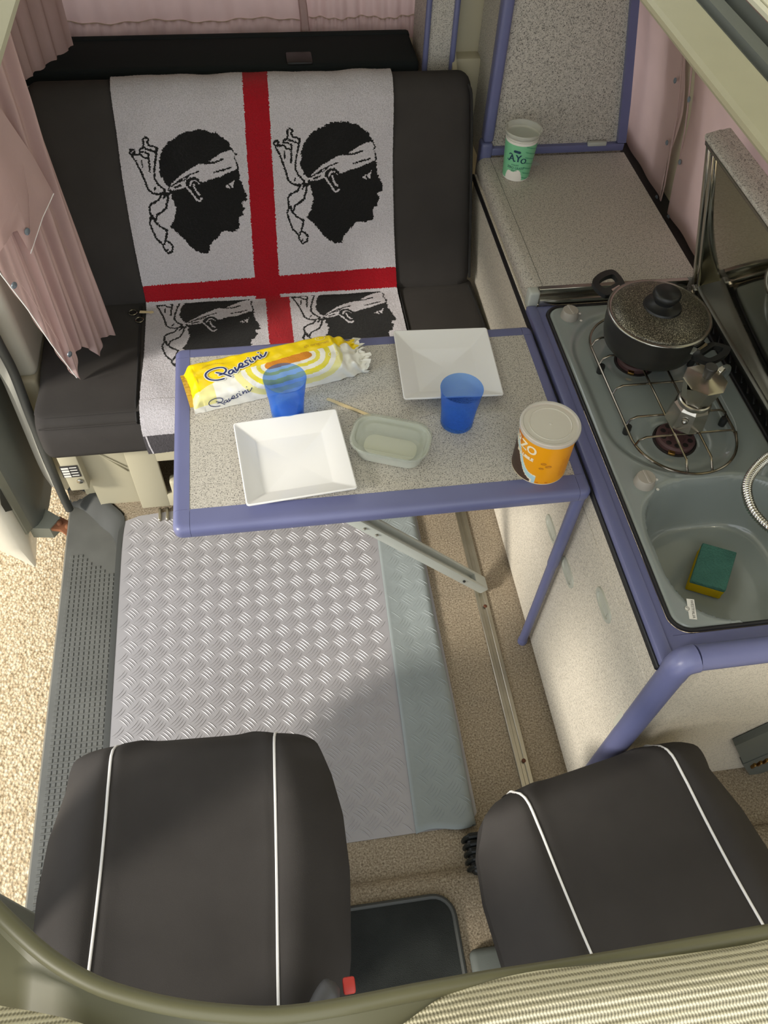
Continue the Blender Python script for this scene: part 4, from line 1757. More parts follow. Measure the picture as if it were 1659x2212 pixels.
for a, h, w_ in ((.012, .064, .0052), (.023, .057, .006), (.010, .050, .0046)):
    for t0, t1 in ((0, 360),):
        ribbon2d(b, [(a + w_ * math.cos(R(t)), h + w_ * .5 * math.sin(R(t))) for t in range(0, 361, 24)], .0010, wf)
    ribbon2d(b, [(a - w_ * .7, h - .001), (a, h + .0005), (a + w_ * .7, h + .001)], .0009, wf)
b.build('printed_beans', 'can_bean', ob, False, recalc=False)
b = B()
for k in range(9):
    ribbon2d(b, [(.050 + .001 * (k % 3), .070 - k * .006), (.068, .071 - k * .006)], .0011, wf)
ribbon2d(b, [(.008, .0065), (.030, .0065)], .003, wf)
b.build('small_print', 'can_orange_deep', ob, False, recalc=False)

# yoghurt pot
yc = P(1131, 281, 2, .861)[:2]
yg = thing('yoghurt_cup', (yc[0], yc[1], .735), 'tall green printed yoghurt cup with a clear lid on the worktop', 'cup')
yr = lambda z: .0365 + .0085 * (z - .736) / .116
tho = math.atan2(CAM[1] - yc[1], CAM[0] - yc[0])


def yog_cls(a, h):
    if h < .004 or h > .103:
        return 1
    e = ((a + .006) / .024) ** 2 + ((h - .006) / (.027 + .006 * math.sin(a * 170))) ** 2
    if e < 1:
        return 1
    if a > .018 and math.sin(h * 420 + a * 160) > .72:
        return 2
    return 0


painted_lathe(yr, yc, .736, .852, 150, 72, yog_cls, tho).build('printed_wall', ['yog_green', 'yog_white', 'yog_green_dark'], yg, ang=50, recalc=False)
b = B()
b.lathe([(yr(.736), .736), (0, .737)], yc, 40)
b.lathe([(yr(.848) - .001, .846), (0, .844)], yc, 40)
b.build('foil', 'foil_grey', yg)
b = B()
b.lathe([(.0452, .846), (.0470, .848), (.0486, .853), (.0498, .860), (.0505, .864), (.0495, .8662), (.0465, .8655), (.0445, .858), (.0435, .8535), (0, .853)], yc, 56)
b.build('lid', 'clear', yg, ang=60)
wf = wrap(yc, tho + R(-4), .735, yr)
b = B()
for s_, ox, dh, siz in (('A', -.0155, .0665, .0275), ('Y', .0025, .0680, .0290), ('O', .0175, .0615, .0215)):
    vs_, fs_ = text_mesh(s_, siz)
    for bo in (0, .0007, .0014):
        b.add([wrap(yc, tho + R(-4), .735, yr, .0007 + bo * .05)(ox + v[0] * .95 + bo, dh + v[1]) for v in vs_], fs_)
ribbon2d(b, [(-.027, .061), (-.024, .058), (-.020, .062)], .0028, wf)
ribbon2d(b, [(-.024, .076), (-.021, .079), (-.016, .078)], .0028, wf)
ribbon2d(b, [(-.0055, .0605), (-.0045, .0605)], .003, wf)
ribbon2d(b, [(-.009, .0875), (.004, .0865)], .0072, wf)
for s_, ox, dh, siz in (('YOGURT', -.003, .0485, .0062), ('ZERO GRASSI', -.001, .0400, .0095), ('BIANCO', -.003, .0325, .0050)):
    vs_, fs_ = text_mesh(s_, siz)
    b.add([wf(ox + v[0] * .82, dh + v[1]) for v in vs_], fs_)
b.build('lettering', 'ink_teal', yg, False, recalc=False)

# ------------------------------------------------------------------ biscuit packet
O2 = np.array([-.2175, .553])
an = R(12.6)
AX, AY = np.array([math.cos(an), math.sin(an)]), np.array([-math.sin(an), math.cos(an)])
PL, PW, PH = .385, .108, .046
pk = thing('biscuit_packet', (float((O2 + AX * .2 + AY * .05)[0]), float((O2 + AX * .2 + AY * .05)[1]), ZT_), 'opened yellow and white biscuit packet on the table', 'packet')


def pk_sec(t):
    """cross-section height and width along the packet (0 left .. 1 right)"""
    w_ = PW
    h_ = PH
    if t < .05:
        k = t / .05
        h_ = PH * (.35 + .65 * math.sin(k * math.pi / 2))
    if t > .84:
        k = (t - .84) / .16
        h_ = PH * (1 - .72 * k) + .004 * math.sin(k * 14)
        w_ = PW * (1 - .10 * k)
    return w_, h_


def pk_pt(t, s, crum=True):
    """s runs 0..1 over front bottom -> front face -> top -> back face"""
    w_, h_ = pk_sec(t)
    r = min(.014, h_ * .4)
    f0, f1 = h_ - r, math.pi / 2 * r
    tp = w_ - 2 * r
    tot = 2 * f0 + 2 * f1 + tp
    d = s * tot
    if d < f0:
        y, z = 0, d
    elif d < f0 + f1:
        a = (d - f0) / r
        y, z = r - r * math.cos(a), f0 + r * math.sin(a)
    elif d < f0 + f1 + tp:
        y, z = r + d - f0 - f1, h_ + .003 * math.sin((d - f0 - f1) / tp * math.pi)
    elif d < f0 + 2 * f1 + tp:
        a = (d - f0 - f1 - tp) / r
        y, z = w_ - r + r * math.sin(a), f0 + r * math.cos(a)
    else:
        y, z = w_, f0 - (d - f0 - 2 * f1 - tp)
    x = t * PL
    z = max(0, z)
    if crum:
        am = .0004 + .0028 * min(1, max(0, (t - .82) / .12)) + (.0006 if t < .06 else 0)
        z += am * (math.sin(x * 160 + y * 90) + math.sin(y * 210 - x * 70))
        y += am * math.sin(x * 190 + z * 150)
        if t > .99:
            x += .006 * math.sin(s * 40) + .004 * math.sin(s * 97)
    y += (PW - w_) / 2
    p = O2 + AX * x + AY * y
    return (p[0], p[1], ZT_ + .001 + max(0, z))


# the print is laid out on the flattened top: photo pixel -> (along, around)
NA, NB = 300, 110
grid_px = np.zeros((NB, NA, 2))
for j in range(NB):
    for i in range(NA):
        p = pk_pt((i + .5) / NA, (j + .5) / NB, False)
        grid_px[j, i] = ((i + .5) / NA * PL, (j + .5) / NB)
U, V = grid_px[..., 0], grid_px[..., 1]
Vm = V * (PW + 2 * PH)          # metres around, front bottom edge = 0
cl = np.full(U.shape, 1)
bx0, bx1, bv = .178, .262, .093
seg = near([(bx0, bv - .006), (bx1, bv + .001)], U, Vm, .0115)
tt_ = np.clip((U - bx0) / (bx1 - bx0), 0, 1)
dist = np.hypot(U - (bx0 + tt_ * (bx1 - bx0)), Vm - (bv - .006 + .007 * tt_))
for lo_, hi_, k_ in ((.020, .029, 2), (.041, .053, 2), (.064, .080, 3)):
    cl[(dist > lo_) & (dist < hi_)] = k_
cl[(U < .05) & (Vm < .11) & (Vm > .02)] = 3
bound = .086 + .025 * (U / PL) - .030 * np.exp(-(U / .06) ** 2)
cl[(Vm > bound)] = 0
cl[(Vm > .112)] = 0
cl[seg] = 4
cl[(U > .345) & (Vm < .125)] = 1
b = B()
for j in range(NB + 1):
    for i in range(NA + 1):
        b.v.append(pk_pt(i / NA, j / NB))
b.f = [(j * (NA + 1) + i, j * (NA + 1) + i + 1, (j + 1) * (NA + 1) + i + 1, (j + 1) * (NA + 1) + i) for j in range(NB) for i in range(NA)]
b.mi = cl.reshape(-1).tolist()
b.build('wrapper', ['pack_yellow', 'pack_white', 'pack_lime', 'pack_pale', 'biscuit'], pk, ang=180, recalc=False)
# crimped end fin, left
b = B()
fin = []
for k in range(25):
    s_ = k / 24
    y = .004 + s_ * (PW - .008)
    fin.append([tuple(np.r_[O2 + AX * (-.007 * t2) + AY * (y + .001 * math.sin(k * 2)), ZT_ + .003 + .016 + .012 * math.sin(s_ * math.pi) + .0012 * math.sin(k * 2.4 + t2)]) for t2 in (-.4, 0, .5, 1)])
b.loft(fin, False)
b.build('crimped_end', 'pack_gold', pk)
b = B()
fin = []
for k in range(41):
    s_ = .06 + .88 * k / 40
    e = pk_pt(.995, s_)
    ln = .005 + .011 * abs(math.sin(k * 1.7)) * (1 if k > 14 else .6) + (.010 if 8 < k < 15 else 0)
    fin.append([e, tuple(np.array(e) + np.r_[AX * ln * .5, .004 * math.sin(k)]), tuple(np.array(e) + np.r_[AX * ln, .002 + .003 * math.sin(k * 1.9)])])
b.loft(fin, False)
b.build('torn_end', 'pack_white', pk, label='torn crinkled end')


def pk_top(a, c, off=.0012):
    """metres along, metres around"""
    s = c / (PW + 2 * PH)
    t = min(.999, max(0, a / PL))
    p = pk_pt(t, s, False)
    q1 = pk_pt(t, min(1, s + .01), False)
    tang = np.array(q1) - np.array(p)
    n_ = np.cross(np.r_[AX, 0], tang)
    n_ /= (np.linalg.norm(n_) + 1e-9)
    return tuple(np.array(p) + n_ * off)


SCR = [[(135, 129), (105, 134), (65, 132), (25, 114), (3, 82), (3, 50), (25, 20), (65, 0), (110, -6), (145, 4), (162, 27), (158, 54), (135, 74), (105, 82)], [(85, 50), (145, 82), (190, 117)],
       [(208, 44), (188, 52), (178, 74), (188, 90), (206, 80), (218, 52), (222, 76), (236, 80)], [(232, 24), (236, 44), (245, 68), (258, 40), (270, 8)],
       [(266, 34), (288, 20), (298, -2), (286, -18), (272, -6), (270, 20), (286, 36), (312, 24)], [(340, -44), (322, -34), (322, -16), (338, -4), (340, 14), (318, 24)],
       [(356, -42), (366, -10), (384, -16)], [(390, -68), (401, -28), (404, -50), (417, -74), (430, -70), (438, -40), (448, -46)], [(450, -88), (461, -54), (480, -64), (500, -108)], [(349, -70), (351, -68)], [(437, -122), (439, -120)]]


def script(scale, oa, oc_, wd_, name, mat, off, rot=0, parent=pk):
    bb = B()
    for st_ in SCR:
        pts = []
        for x, y in st_:
            a_, c_ = x * scale, -y * scale
            # undo the slope the word has in the photograph, then turn with the packet
            a2 = a_ * math.cos(rot) - c_ * math.sin(rot)
            c2 = a_ * math.sin(rot) + c_ * math.cos(rot)
            pts.append((oa + a2, oc_ + c2))
        if len(pts) > 2:
            pts = smooth_path(pts, 4)
        ribbon2d(bb, pts, wd_, lambda p, q: pk_top(p, q, off))
    return bb.build(name, mat, parent, False, recalc=False)


script(.000272, .043, .116, .0080, 'lettering_outline', 'pack_white', .0020, R(-6))
script(.000272, .043, .116, .0036, 'lettering', 'ink_navy', .0027, R(-6))
script(.000180, .034, .037, .0019, 'lettering_small', 'ink_navy', .0012, R(-10))
b = B()
vs_, fs_ = text_mesh('gli originali', .0125)
b.add([pk_top(.292 + v[0] * 1.05, .122 + v[1] - .02 * v[0], .0016) for v in vs_], fs_)
vs_, fs_ = text_mesh('I SEMPRE CURA DEL', .0060)
b.add([pk_top(.062 + v[0], .133 + v[1] - 14 * v[0] ** 2, .0016) for v in vs_], fs_)
b.build('caption', 'pack_gold', pk, False, recalc=False)
b = B()
for (a, c) in ((.306, .140), (.318, .078)):
    ribbon2d(b, [(a + .011 * math.cos(R(t)), c + .0075 * math.sin(R(t))) for t in range(0, 361, 15)], .0009, lambda p, q: pk_top(p, q, .0016))
    vs_, fs_ = text_mesh('9', .007)
    b.add([pk_top(a - .004 + v[0], c + v[1], .0016) for v in vs_], fs_)
b.build('badge', 'pack_white', pk, False, recalc=False)

# ================================================================== things on the hob
# pot
pc = (.797, .628)
pt = thing('cooking_pot', (pc[0], pc[1], gt + .003), 'dark two-handled cooking pot with stone-flake lid on the grate', 'pot')
z0 = gt + .0034
zr = .826
b = B()
b.lathe([(0, z0), (.080, z0), (.092, z0 + .004), (.101, z0 + .014), (.107, z0 + .035), (.1100, z0 + .060), (.1105, zr - .004), (.1120, zr), (.1105, zr + .0015), (.107, zr - .002), (.105, z0 + .04), (.09, z0 + .008), (0, z0 + .006)], pc, 64)
b.build('body', 'pot_body', pt, ang=50)
b = B()
lidp = [(.1135, zr + .0005), (.1140, zr + .003), (.1120, zr + .0048), (.1080, zr + .0050), (.1045, zr + .0042)]
b.lathe(lidp, pc, 64)
b.build('lid_rim', 'steel', pt, ang=60)
b = B()
b.lathe([(.1050, zr + .0042)] + [(.1050 * math.cos(t), zr + .0042 + .018 * math.sin(t)) for t in np.linspace(.05, math.pi / 2, 14)], pc, 64)
lid_ = b.build('lid', 'pot_lid', pt, ang=60, label='speckled stone-flake lid')
b = B()
zk = zr + .021
b.lathe([(.040, zk - .004), (.042, zk), (.040, zk + .004), (.026, zk + .007), (.021, zk + .012), (.022, zk + .018), (.0275, zk + .022), (.0300, zk + .028), (.0295, zk + .036), (.025, zk + .0395), (0, zk + .0405)], pc, 40)
b.build('lid_knob', 'bakelite', lid_, ang=50)


def pot_handle(ang):
    d = np.array([math.cos(R(ang)), math.sin(R(ang)), 0])
    sdd = np.array([-d[1], d[0], 0])
    base = np.array([pc[0], pc[1], 0])
    f = lambda a, c, z: base + d * a + sdd * c + np.array([0, 0, z])
    zz = zr - .018
    bb = B()
    bb.loft([[f(.104, -.018, zz - .012), f(.104, .018, zz - .012), f(.104, .018, zz + .010), f(.104, -.018, zz + .010)], [f(.124, -.013, zz - .004), f(.124, .013, zz - .004), f(.124, .013, zz + .011), f(.124, -.013, zz + .011)]], True, True, True)
    h = bb.build('handle_bracket', 'chrome', pt)
    outer = [(.118, -.022), (.126, -.036), (.150, -.040), (.166, -.032), (.172, 0), (.166, .032), (.150, .040), (.126, .036), (.118, .022)]
    inner = [(.134, -.018), (.136, -.023), (.148, -.026), (.155, -.022), (.158, 0), (.155, .022), (.148, .026), (.136, .023), (.134, .018)]
    up = lambda a: (a - .118) * .30
    o_ = smooth_path(outer, 4, True)
    i_ = resample(smooth_path(inner, 4, True) + [np.array(inner[0], float)], len(o_) + 1)[:-1]
    bb = B()
    rings = []
    for pts, dz in ((o_, -.005), (o_, .005), (i_, .006), (i_, -.006), (o_, -.005)):
        rings.append([f(p[0], p[1], zz + up(p[0]) + dz) for p in pts])
    bb.loft(rings, True)
    bb.build('handle', 'bakelite', pt, ang=45)


pot_handle(121)
pot_handle(-59)

# moka pot
mc = (.800, .396)
mk = thing('moka_pot', (mc[0], mc[1], gt + .003), 'small octagonal aluminium moka coffee pot on the grate', 'coffee pot')
z0 = gt + .0032
oct_ = lambda r, z: [(mc[0] + r * math.cos(R(22.5 + 45 * i + 8)), mc[1] + r * math.sin(R(22.5 + 45 * i + 8)), z) for i in range(8)]
b = B()
b.loft([oct_(.0405, z0), oct_(.0440, z0 + .002), oct_(.0440, z0 + .004), oct_(.0385, z0 + .047), oct_(.0345, z0 + .053)], True, True, True)
bo = b.build('boiler', 'moka_alu', mk, ang=20)
b = B()
b.lathe([(.0335, z0 + .052), (.0345, z0 + .056), (.0335, z0 + .061), (.031, z0 + .063)], mc, 32)
b.build('collar', 'moka_alu', mk)
b = B()
b.loft([oct_(.0300, z0 + .061), oct_(.0315, z0 + .066), oct_(.0420, z0 + .112), oct_(.0432, z0 + .1125), oct_(.040, z0 + .1125), oct_(.030, z0 + .07)], True, True, True)
tp_ = b.build('jug', 'moka_alu', mk, ang=20)
b = B()
b.loft([oct_(.0440, z0 + .1128), oct_(.0445, z0 + .1150), oct_(.040, z0 + .1170), oct_(.010, z0 + .1245), oct_(.0, z0 + .125)], True, True, False)
ldm = b.build('lid', 'moka_alu', mk, ang=12)
b = B()
b.lathe([(.008, z0 + .122), (.0095, z0 + .128), (.0128, z0 + .147), (.0128, z0 + .149), (.0118, z0 + .1505), (0, z0 + .1505)], mc, 20)
b.build('lid_knob', 'pot_body', ldm)


def mdir(a):
    return np.array([math.cos(R(a)), math.sin(R(a)), 0])


d = mdir(205)
s_ = np.array([-d[1], d[0], 0])
c0 = np.array([mc[0], mc[1], 0])
b = B()
zsp = z0 + .113
b.loft([[c0 + d * .036 + s_ * .013 + [0, 0, zsp], c0 + d * .052 + [0, 0, zsp + .002], c0 + d * .036 - s_ * .013 + [0, 0, zsp]], [c0 + d * .033 + s_ * .006 + [0, 0, zsp - .026], c0 + d * .038 + [0, 0, zsp - .026], c0 + d * .033 - s_ * .006 + [0, 0, zsp - .026]]], True, False, False)
sp_ = b.build('spout', 'moka_alu', tp_)
d = mdir(28)
b = B()
b.tube(smooth_path([c0 + d * .040 + [0, 0, zsp - .004], c0 + d * .055 + [0, 0, zsp + .002], c0 + d * .070 + [0, 0, zsp - .002], c0 + d * .077 + [0, 0, zsp - .014], c0 + d * .074 + [0, 0, zsp - .045]], 5), .0068, 10)
b.build('handle', 'grey_trim', mk)
b = B()
b.box(-.006, .012, -.006, .006, -.004, .005, .002, 1, mat=Matrix.Translation(Vector(c0 + d * .043 + [0, 0, zsp + .003])) @ Matrix.Rotation(R(28), 4, 'Z'))
b.build('hinge', 'moka_alu', mk)
d = mdir(232)
b = B()
for r_, h_ in ((.0062, .0),):
    ax_ = d
    cc = c0 + d * .0385 + [0, 0, z0 + .030]
    u_ = np.array([-d[1], d[0], 0])
    v_ = np.array([0, 0, 1.0])
    b.loft([[cc + ax_ * h + u_ * r * math.cos(t) + v_ * r * math.sin(t) for t in np.linspace(0, 2 * math.pi, 13)[:-1]] for r, h in ((.0068, 0), (.0068, .003), (.0045, .0035), (.0045, .006), (.002, .0075), (.0, .008))])
b.build('safety_valve', 'steel', bo)

# sponge in the sink
sq = [P(u, v, 2, .602) for u, v in ((1517, 1172), (1592, 1195), (1567, 1276), (1491, 1256))]
sc_ = sum(sq) / 4
spg = thing('dish_sponge', (sc_[0], sc_[1], .569), 'yellow dish sponge with green scouring side in the sink', 'sponge')
exs = ((sq[1] - sq[0]) + (sq[2] - sq[3])) / 4
eys = ((sq[0] - sq[3]) + (sq[1] - sq[2])) / 4
sfn = lambda a, c, z: tuple(np.array([sc_[0], sc_[1], 0]) + exs * a + eys * c + np.array([0, 0, z]))
ring = lambda k, z: [sfn(x, y, z) for x, y in rrect(-k, k, -k, k, .06, 4)]
b = B()
b.loft([ring(.98, .5695), ring(1.0, .573), ring(.975, .582), ring(1.0, .593), ring(.99, .596)], True, True, True)
b.build('foam', 'sponge_yellow', spg)
b = B()
b.loft([ring(.995, .596), ring(1.0, .598), ring(.995, .603), ring(.97, .6045)], True, True, True)
b.build('scouring_pad', 'sponge_green', spg)

# chrome shower hose / tap
tp = thing('tap_hose', (.90, .19, TZ), 'corrugated chrome tap hose curving over the sink', 'tap')
hp = smooth_path([P(1700, 966, 2, .758), P(1659, 988, 2, .765), P(1626, 1020, 2, .768), P(1613, 1052, 2, .768), P(1621, 1092, 2, .765), P(1642, 1122, 2, .762), P(1672, 1146, 2, .760), P(1730, 1165, 2, .755)], 14)
hp = resample(hp, 190)
b = B()
b.tube(hp, [.0090 + .0013 * (1 if i % 3 == 0 else -.4) for i in range(len(hp))], 10)
b.build('hose', 'chrome', tp, ang=60)
e0 = hp[0]
b = B()
b.tube([e0, np.array([.957, e0[1] + .008, TZ + .040]), np.array([.957, e0[1] + .010, TZ + .020]), np.array([.957, e0[1] + .010, TZ + .0006])], .0115, 12)
b.build('spout_base', 'chrome', tp)

# ================================================================== front seats


def front_seat(cx, cy, ang, label):
    t = thing('front_seat', (cx, cy, 0), label, 'seat', 'swivelled front seats')
    ca, sa = math.cos(R(ang)), math.sin(R(ang))
    W = lambda x, y, z: (cx + x * ca - y * sa, cy + x * sa + y * ca, z)
    D = .56
    prof_w = [(0, .165), (.010, .200), (.03, .230), (.08, .256), (.16, .274), (.26, .280), (.40, .272), (.56, .245)]
    ds, ws = zip(*prof_w)

    def surf(a, c):
        """a -1..1 across, c 0..1 from front roll to back"""
        dpt = c * D
        hw = np.interp(dpt, ds, ws)
        hw = float(hw)
        x = a * hw
        ed = max(0, abs(a) - .58) / .42 * min(1, .45 + dpt / .14)
        z = .452 + .012 * math.exp(-((abs(a) - .66) / .14) ** 2) - .085 * ed ** 2.6
        z -= .006 * math.exp(-((abs(x) - .151) / .008) ** 2)
        z -= .05 * max(0, 1 - dpt / .055) ** 2.2
        z -= .010 * math.sin(min(1, max(0, (dpt - .1) / .3)) * math.pi) * (1 - abs(a)) ** .5
        return x, -dpt, z

    bb = B()
    nu, nv = 64, 56
    rows = []
    for j in range(nv + 1):
        c = (j / nv) ** 1.25
        row = []
        for i in range(nu + 1):
            s__ = -1 + 2 * i / nu
            a = math.sin(s__ * math.pi / 2) * .35 + s__ * .65
            row.append(W(*surf(a, c)))
        rows.append(row)
    # front roll down
    top0 = rows[0]
    roll = []
    for k in range(7, 0, -1):
        q_ = k / 7
        rr = []
        for i in range(nu + 1):
            s__ = -1 + 2 * i / nu
            a = math.sin(s__ * math.pi / 2) * .35 + s__ * .65
            x, y, z = surf(a, 0)
            rr.append(W(x * (1 - .0 * q_), .014 * math.sin(q_ * math.pi) - .012 * q_, z - .13 * q_ ** 1.2))
        roll.append(rr)
    bb.loft(roll + rows, False)
    # sides
    for side in (0, -1):
        e = [r[side] for r in rows]
        cxm = np.mean([p[0] for p in e])
        low = [(p[0] + (W(0, 0, 0)[0] - p[0]) * .05, p[1] + (W(0, -.25, 0)[1] - p[1]) * .02, .27) for p in e]
        mid_ = [((p[0] * 1.0 + q_[0]) / 2 + (p[0] - q_[0]) * .55, (p[1] + q_[1]) / 2, .335) for p, q_ in zip(e, low)]
        bb.loft([e, mid_, low], False)
    bb.build('cushion', 'seat_cloth', t, ang=70)
    for sx in (-1, 1):
        pts = []
        for q_ in (.8, .6, .4, .2, .1):
            x0_, y0_, z0_ = surf(sx * .151 / .165, 0)
            pts.append(W(x0_, .014 * math.sin(q_ * math.pi) - .012 * q_ + .002, z0_ - .13 * q_ ** 1.2))
        for c in np.linspace(.0, 1, 40):
            dpt = c * D
            x = sx * .151
            hw = float(np.interp(dpt, ds, ws))
            xx, yy, zz = surf(x / hw, c)
            pts.append(W(xx, yy, zz + .0022))
        bb = B()
        bb.tube(pts, .0026, 7)
        bb.build('piping', 'piping_white', t, label='thin white piping')
    bb = B()
    vprism(bb, [W(x, y, 0)[:2] for x, y in rrect(-.125, .125, -.52, -.10, .05, 4)], .022, .33, .01)
    bb.build('pedestal', 'grey_trim', t)
    bb = B()
    rg = []
    for k, (zz, yy, hw, th) in enumerate(((.40, -.56, .22, .05), (.55, -.60, .245, .06), (.75, -.65, .245, .055), (.93, -.69, .22, .05), (1.0, -.705, .19, .03))):
        rg.append([W(x, yy + y, zz) for x, y in rrect(-hw, hw, -th - .05, th - .05, .045 if th > .045 else .025, 4)])
    bb.loft(rg, True, True, True)
    bb.build('backrest', 'seat_cloth', t)
    return t, W


fs1, W1 = front_seat(-.258, -.034, -2.6, 'black front seat with white piping beside the open sliding door')
fs2, W2 = front_seat(.488, -.190, 10.2, 'black front seat with white piping beside the kitchen end panel')
b = B()
c = P(706, 2152, 2, .49)
bk = thing('belt_buckle', (c[0], c[1], .40), 'grey seat belt buckle with red button beside the front seat', 'buckle')
b = B()
b.tube(smooth_path([(c[0] - .05, c[1] - .07, .489), (c[0] - .025, c[1] - .035, .490), (c[0], c[1], .491), (c[0] + .018, c[1] + .012, .492)], 5), [.020] * 13 + [.018, .012, .006], 12)
b.build('buckle_body', 'buckle_grey', bk)
b = B()
c2 = P(754, 2128, 2, .48)
b.box(c2[0] - .010, c2[0] + .010, c2[1] - .012, c2[1] + .012, .468, .482, .004, 2)
b.build('release_button', 'red_plastic', bk)
b = B()
p0, p1 = P(1084, 2030, 2, .25), P(1110, 2090, 2, .25)
b.tube([p0, p1], .009, 8)
fs2b = b.build('tilt_lever', 'steel_brushed', fs2)

# trim and belt slot at the foot of the right wall
b = B()
q = [P(u, v, 1, -.145) for u, v in ((1588, 1612), (1680, 1570), (1680, 1628), (1606, 1650))]
b.loft([q, [p + np.array([0, .016, 0]) for p in q]], True, True, True)
o = thing('wall_vent', tuple(P(1630, 1640, 1, -.145)), 'grey slotted vent with metal clips beside the right front seat', 'vent')
b.build('vent_trim', 'grey_trim', o)
q = [P(u, v, 1, -.147) for u, v in ((1604, 1652), (1670, 1624), (1670, 1662), (1622, 1678))]
b = B()
b.loft([q, [p + np.array([0, .018, 0]) for p in q]], True, True, True)
b.build('slot', 'grey_trim', o)
for k in range(3):
    p = P(1628 + 13 * k, 1654 - 5 * k, 1, -.150)
    b = B()
    b.box(p[0] - .003, p[0] + .003, p[1] - .004, p[1] + .004, p[2] - .012, p[2] + .010, .001, 1)
    b.build('spring_clip', 'brass', o)

# ================================================================== curtains


def sheet(fn, nu, nv, name, mat, parent, thick=.0016):
    bb = B()
    bb.grid(fn, nu, nv)
    o = bb.build(name, mat, parent, ang=180, recalc=False)
    return o


def wallx(z):
    zs, xs = zip(*WALLX)
    return float(np.interp(z, zs, xs))


rcs = []
for y0, y1, lab, edge in ((1.236, 1.64, 'pink side window curtain panel beside the wardrobe', 0), (.0, 1.178, 'pink side window curtain panel behind the raised hob lid', 1)):
    t = thing('side_curtain', (1.05, (y0 + y1) / 2, .66), lab, 'curtain', 'pink curtains on the right side window')
    f = lambda a, c, y0=y0, y1=y1, edge=edge: (
        wallx(.655 + .70 * c) - .022 + .005 * math.sin(a * (y1 - y0) * 42 + c * 2.5) * (.3 + .7 * c) + .012 * math.exp(-((a - (0 if edge == 0 else 1)) / .04) ** 2) * -math.sin(c * 9) * .6,
        y0 + (y1 - y0) * a + (.012 * math.sin(c * 12) if (a < .01 and edge == 0) else 0), .655 + .70 * c)
    sheet(f, 70, 26, 'cloth', 'curtain', t)
    ye = y0 + .018 if edge == 0 else y1 - .018
    bb = B()
    zs = np.linspace(.655, 1.355, 16)
    yy = y0 + .001 if edge == 0 else y1 - .001
    bb.tube([(wallx(z) - .0245, yy, z) for z in zs], .0022, 5)
    bb.build('hem', 'curtain', t)
    for z in (.70, .86, 1.02):
        bb = B()
        xx = wallx(z) - .030
        bb.loft([[(xx - h, ye + r * math.cos(q_), z + r * math.sin(q_)) for q_ in np.linspace(0, 2 * math.pi, 13)[:-1]] for r, h in ((.0065, 0), (.0065, .002), (.004, .0035), (0, .004))])
        bb.build('snap', 'snap', t)
# dark ledge gap behind the worktop
b = B()
b.box(1.012, 1.10, .86, 1.9, .66, .70, .004, 1)
b.build('window_ledge', 'black_trim', None, kind='structure', label='black ledge gap behind the worktop')

for x0, x1, lab in ((-.62, .118, 'pink rear window curtain half reaching the corner curtain'), (.128, .50, 'pink rear window curtain half next to the rear cabinet')):
    t = thing('rear_curtain', ((x0 + x1) / 2, 1.83, .9), lab, 'curtain', 'pink rear curtains')
    f = lambda a, c, x0=x0, x1=x1: (x0 + (x1 - x0) * a, 1.835 + .006 * math.sin(a * 60 + c * 2) + .010 * math.sin(a * 17), .945 + .36 * c)
    sheet(f, 80, 14, 'cloth', 'curtain', t)
    f = lambda a, c, x0=x0, x1=x1: (x0 + (x1 - x0) * a, 1.829 + .006 * math.sin(a * 60) + .010 * math.sin(a * 17) + .003 * math.sin(a * 190), .885 + .06 * c)
    sheet(f, 110, 5, 'hem', 'curtain', t)
b = B()
b.tube(smooth_path([(.115, 1.822, 1.30), (.120, 1.82, 1.05), (.126, 1.812, .97), (.130, 1.815, .89)], 4), [.008, .008, .008, .008, .009, .010, .011, .012, .012, .012, .013, .014, .014], 8)
b.build('curtain_tie', 'curtain', None, label='narrow fabric tie hanging where the rear curtains meet', category='tie')

t = thing('corner_curtain', (-.6, 1.62, .9), 'pink corner curtain in the shade behind the bench end', 'curtain')
f = lambda a, c: (-.602 + .10 * a + .006 * math.sin(a * 25), 1.55 + .18 * a + .004 * math.sin(a * 40), .93 + .42 * c)
sheet(f, 30, 10, 'cloth', 'curtain', t)
b = B()
b.tube([(-.604, 1.548, .93), (-.604, 1.548, 1.35)], .003, 6)
b.build('hem', 'curtain', t)
f = lambda a, c: (-.655 + .045 * a, 1.45 + .10 * a + .004 * math.sin(a * 20), .93 + .42 * c)
sheet(f, 10, 10, 'return_fold', 'curtain', t)

# big curtain bunched at the door pillar
lc = thing('door_curtain', (-.55, 1.05, .47), 'pale pink curtain bunched beside the sliding door opening', 'curtain')
cp0 = np.array([-.462, 1.108, .47])
cp1 = np.array([-.552, .965, .47])
cdv = (cp1 - cp0) / np.linalg.norm(cp1 - cp0)
cn = np.array([-cdv[1], cdv[0], 0])
if np.dot(cn, CAM - cp0) < 0:
    cn = -cn


def hz(u, v):
    p = PP(u, v, cp0, cn)
    return float(np.dot(p - cp0, cdv)), float(p[2])


hemline = [hz(u, v) for u, v in ((250, 720), (236, 722), (222, 735), (214, 768), (196, 752), (172, 745), (170, 770), (168, 818), (150, 800), (110, 745), (60, 672), (0, 590), (-60, 500), (-120, 400))]
redge_ = [hz(u, v) for u, v in ((250, 720), (190, 565), (130, 400), (95, 300), (70, 215), (45, 140))]
hh = [p[0] for p in hemline]
# the right edge leans in a little towards the top
rz = [p[1] for p in redge_]
rh = [p[0] for p in redge_]
HMAX = max(hh)


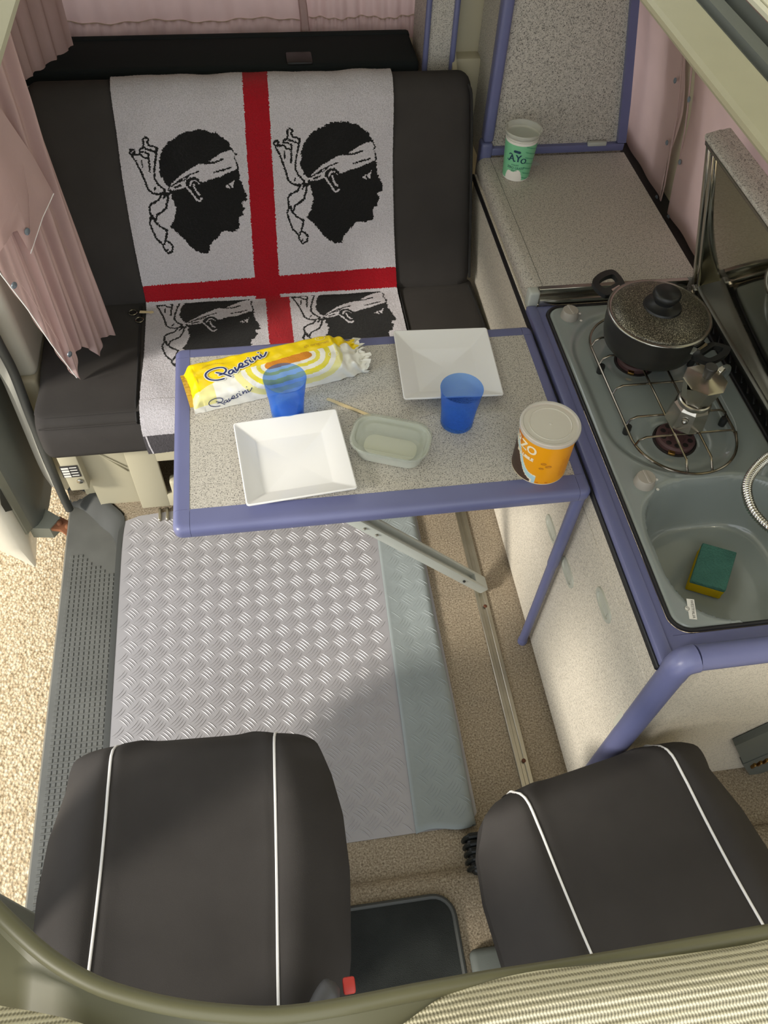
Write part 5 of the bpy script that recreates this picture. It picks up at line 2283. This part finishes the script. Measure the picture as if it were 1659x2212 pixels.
def curt(a, c):
    i = a * (len(hemline) - 1)
    k = min(int(i), len(hemline) - 2)
    fr = i - k
    h0 = hemline[k][0] * (1 - fr) + hemline[k + 1][0] * fr
    zb = hemline[k][1] * (1 - fr) + hemline[k + 1][1] * fr
    z = zb + (1.36 - zb) * c
    hl = float(np.interp(z, rz, rh)) * (1 - min(1, a * 1.2)) if a < .83 else 0
    h = h0 + hl * 1.0 * (1 - a)
    am = .012 * math.sin(min(1, c * 1.5 + .35) * math.pi / 2) * (1 if a < .62 else .35)
    o_ = am * math.sin(a * 38) + .004 * math.sin(a * 83 + c * 4)
    p = cp0 + cdv * h + cn * o_
    return (p[0], p[1], z)


sheet(curt, 150, 40, 'cloth', 'curtain', lc)
# turned-back flap with press studs
fl_ = [(-80, 150), (0, 232), (70, 335), (116, 418), (92, 470), (66, 548), (34, 492), (0, 545), (-80, 640)]
fc = [np.array(PP(u, v, cp0 + cn * .022, cn)) for u, v in fl_]
b = B()
ctr = sum(fc) / len(fc)
nr = 7
fr_ = resample(fc + [fc[0]], 61)[:-1]
rings = []
for k in range(nr + 1):
    q_ = k / nr
    rings.append([ctr + (p - ctr) * (1 - q_) + cn * (.012 * (1 - (1 - q_) ** 2) + .0035 * math.sin(np.dot(p - ctr, cdv) * 60 * (1 - q_) + 1.0) * math.sin(q_ * math.pi)) for p in fr_])
b.loft(rings, True)
o = b.build('turned_flap', 'curtain', lc, ang=180, recalc=False)
b = B()
b.tube([PP(u, v, cp0 + cn * .034, cn) for u, v in ((50, 355), (62, 420), (66, 500))], .0006, 4)
b.tube([PP(u, v, cp0 + cn * .024, cn) for u, v in ((28, 590), (75, 655), (128, 738))], .0006, 4)
b.build('stitching', 'curtain', lc)
b = B()
b.tube([fc[i] for i in (3, 4, 5)], .0012, 5)
b.tube([PP(u, v, cp0 + cn * .016, cn) for u, v in ((0, 590), (60, 668), (110, 742), (166, 816))], .0014, 5)
b.build('hem', 'piping_white', lc)
for (u, v, o_) in ((58, 500, .036), (30, 616, .019), (150, 765, .018)):
    c = PP(u, v, cp0 + cn * o_, cn)
    b = B()
    up_ = np.array([0, 0, 1.0])
    b.loft([[c + cn * h + cdv * r * math.cos(q_) + up_ * r * math.sin(q_) for q_ in np.linspace(0, 2 * math.pi, 15)[:-1]] for r, h in ((.0078, 0), (.0078, .002), (.0055, .0036), (0, .004))])
    b.build('snap', 'snap', lc)
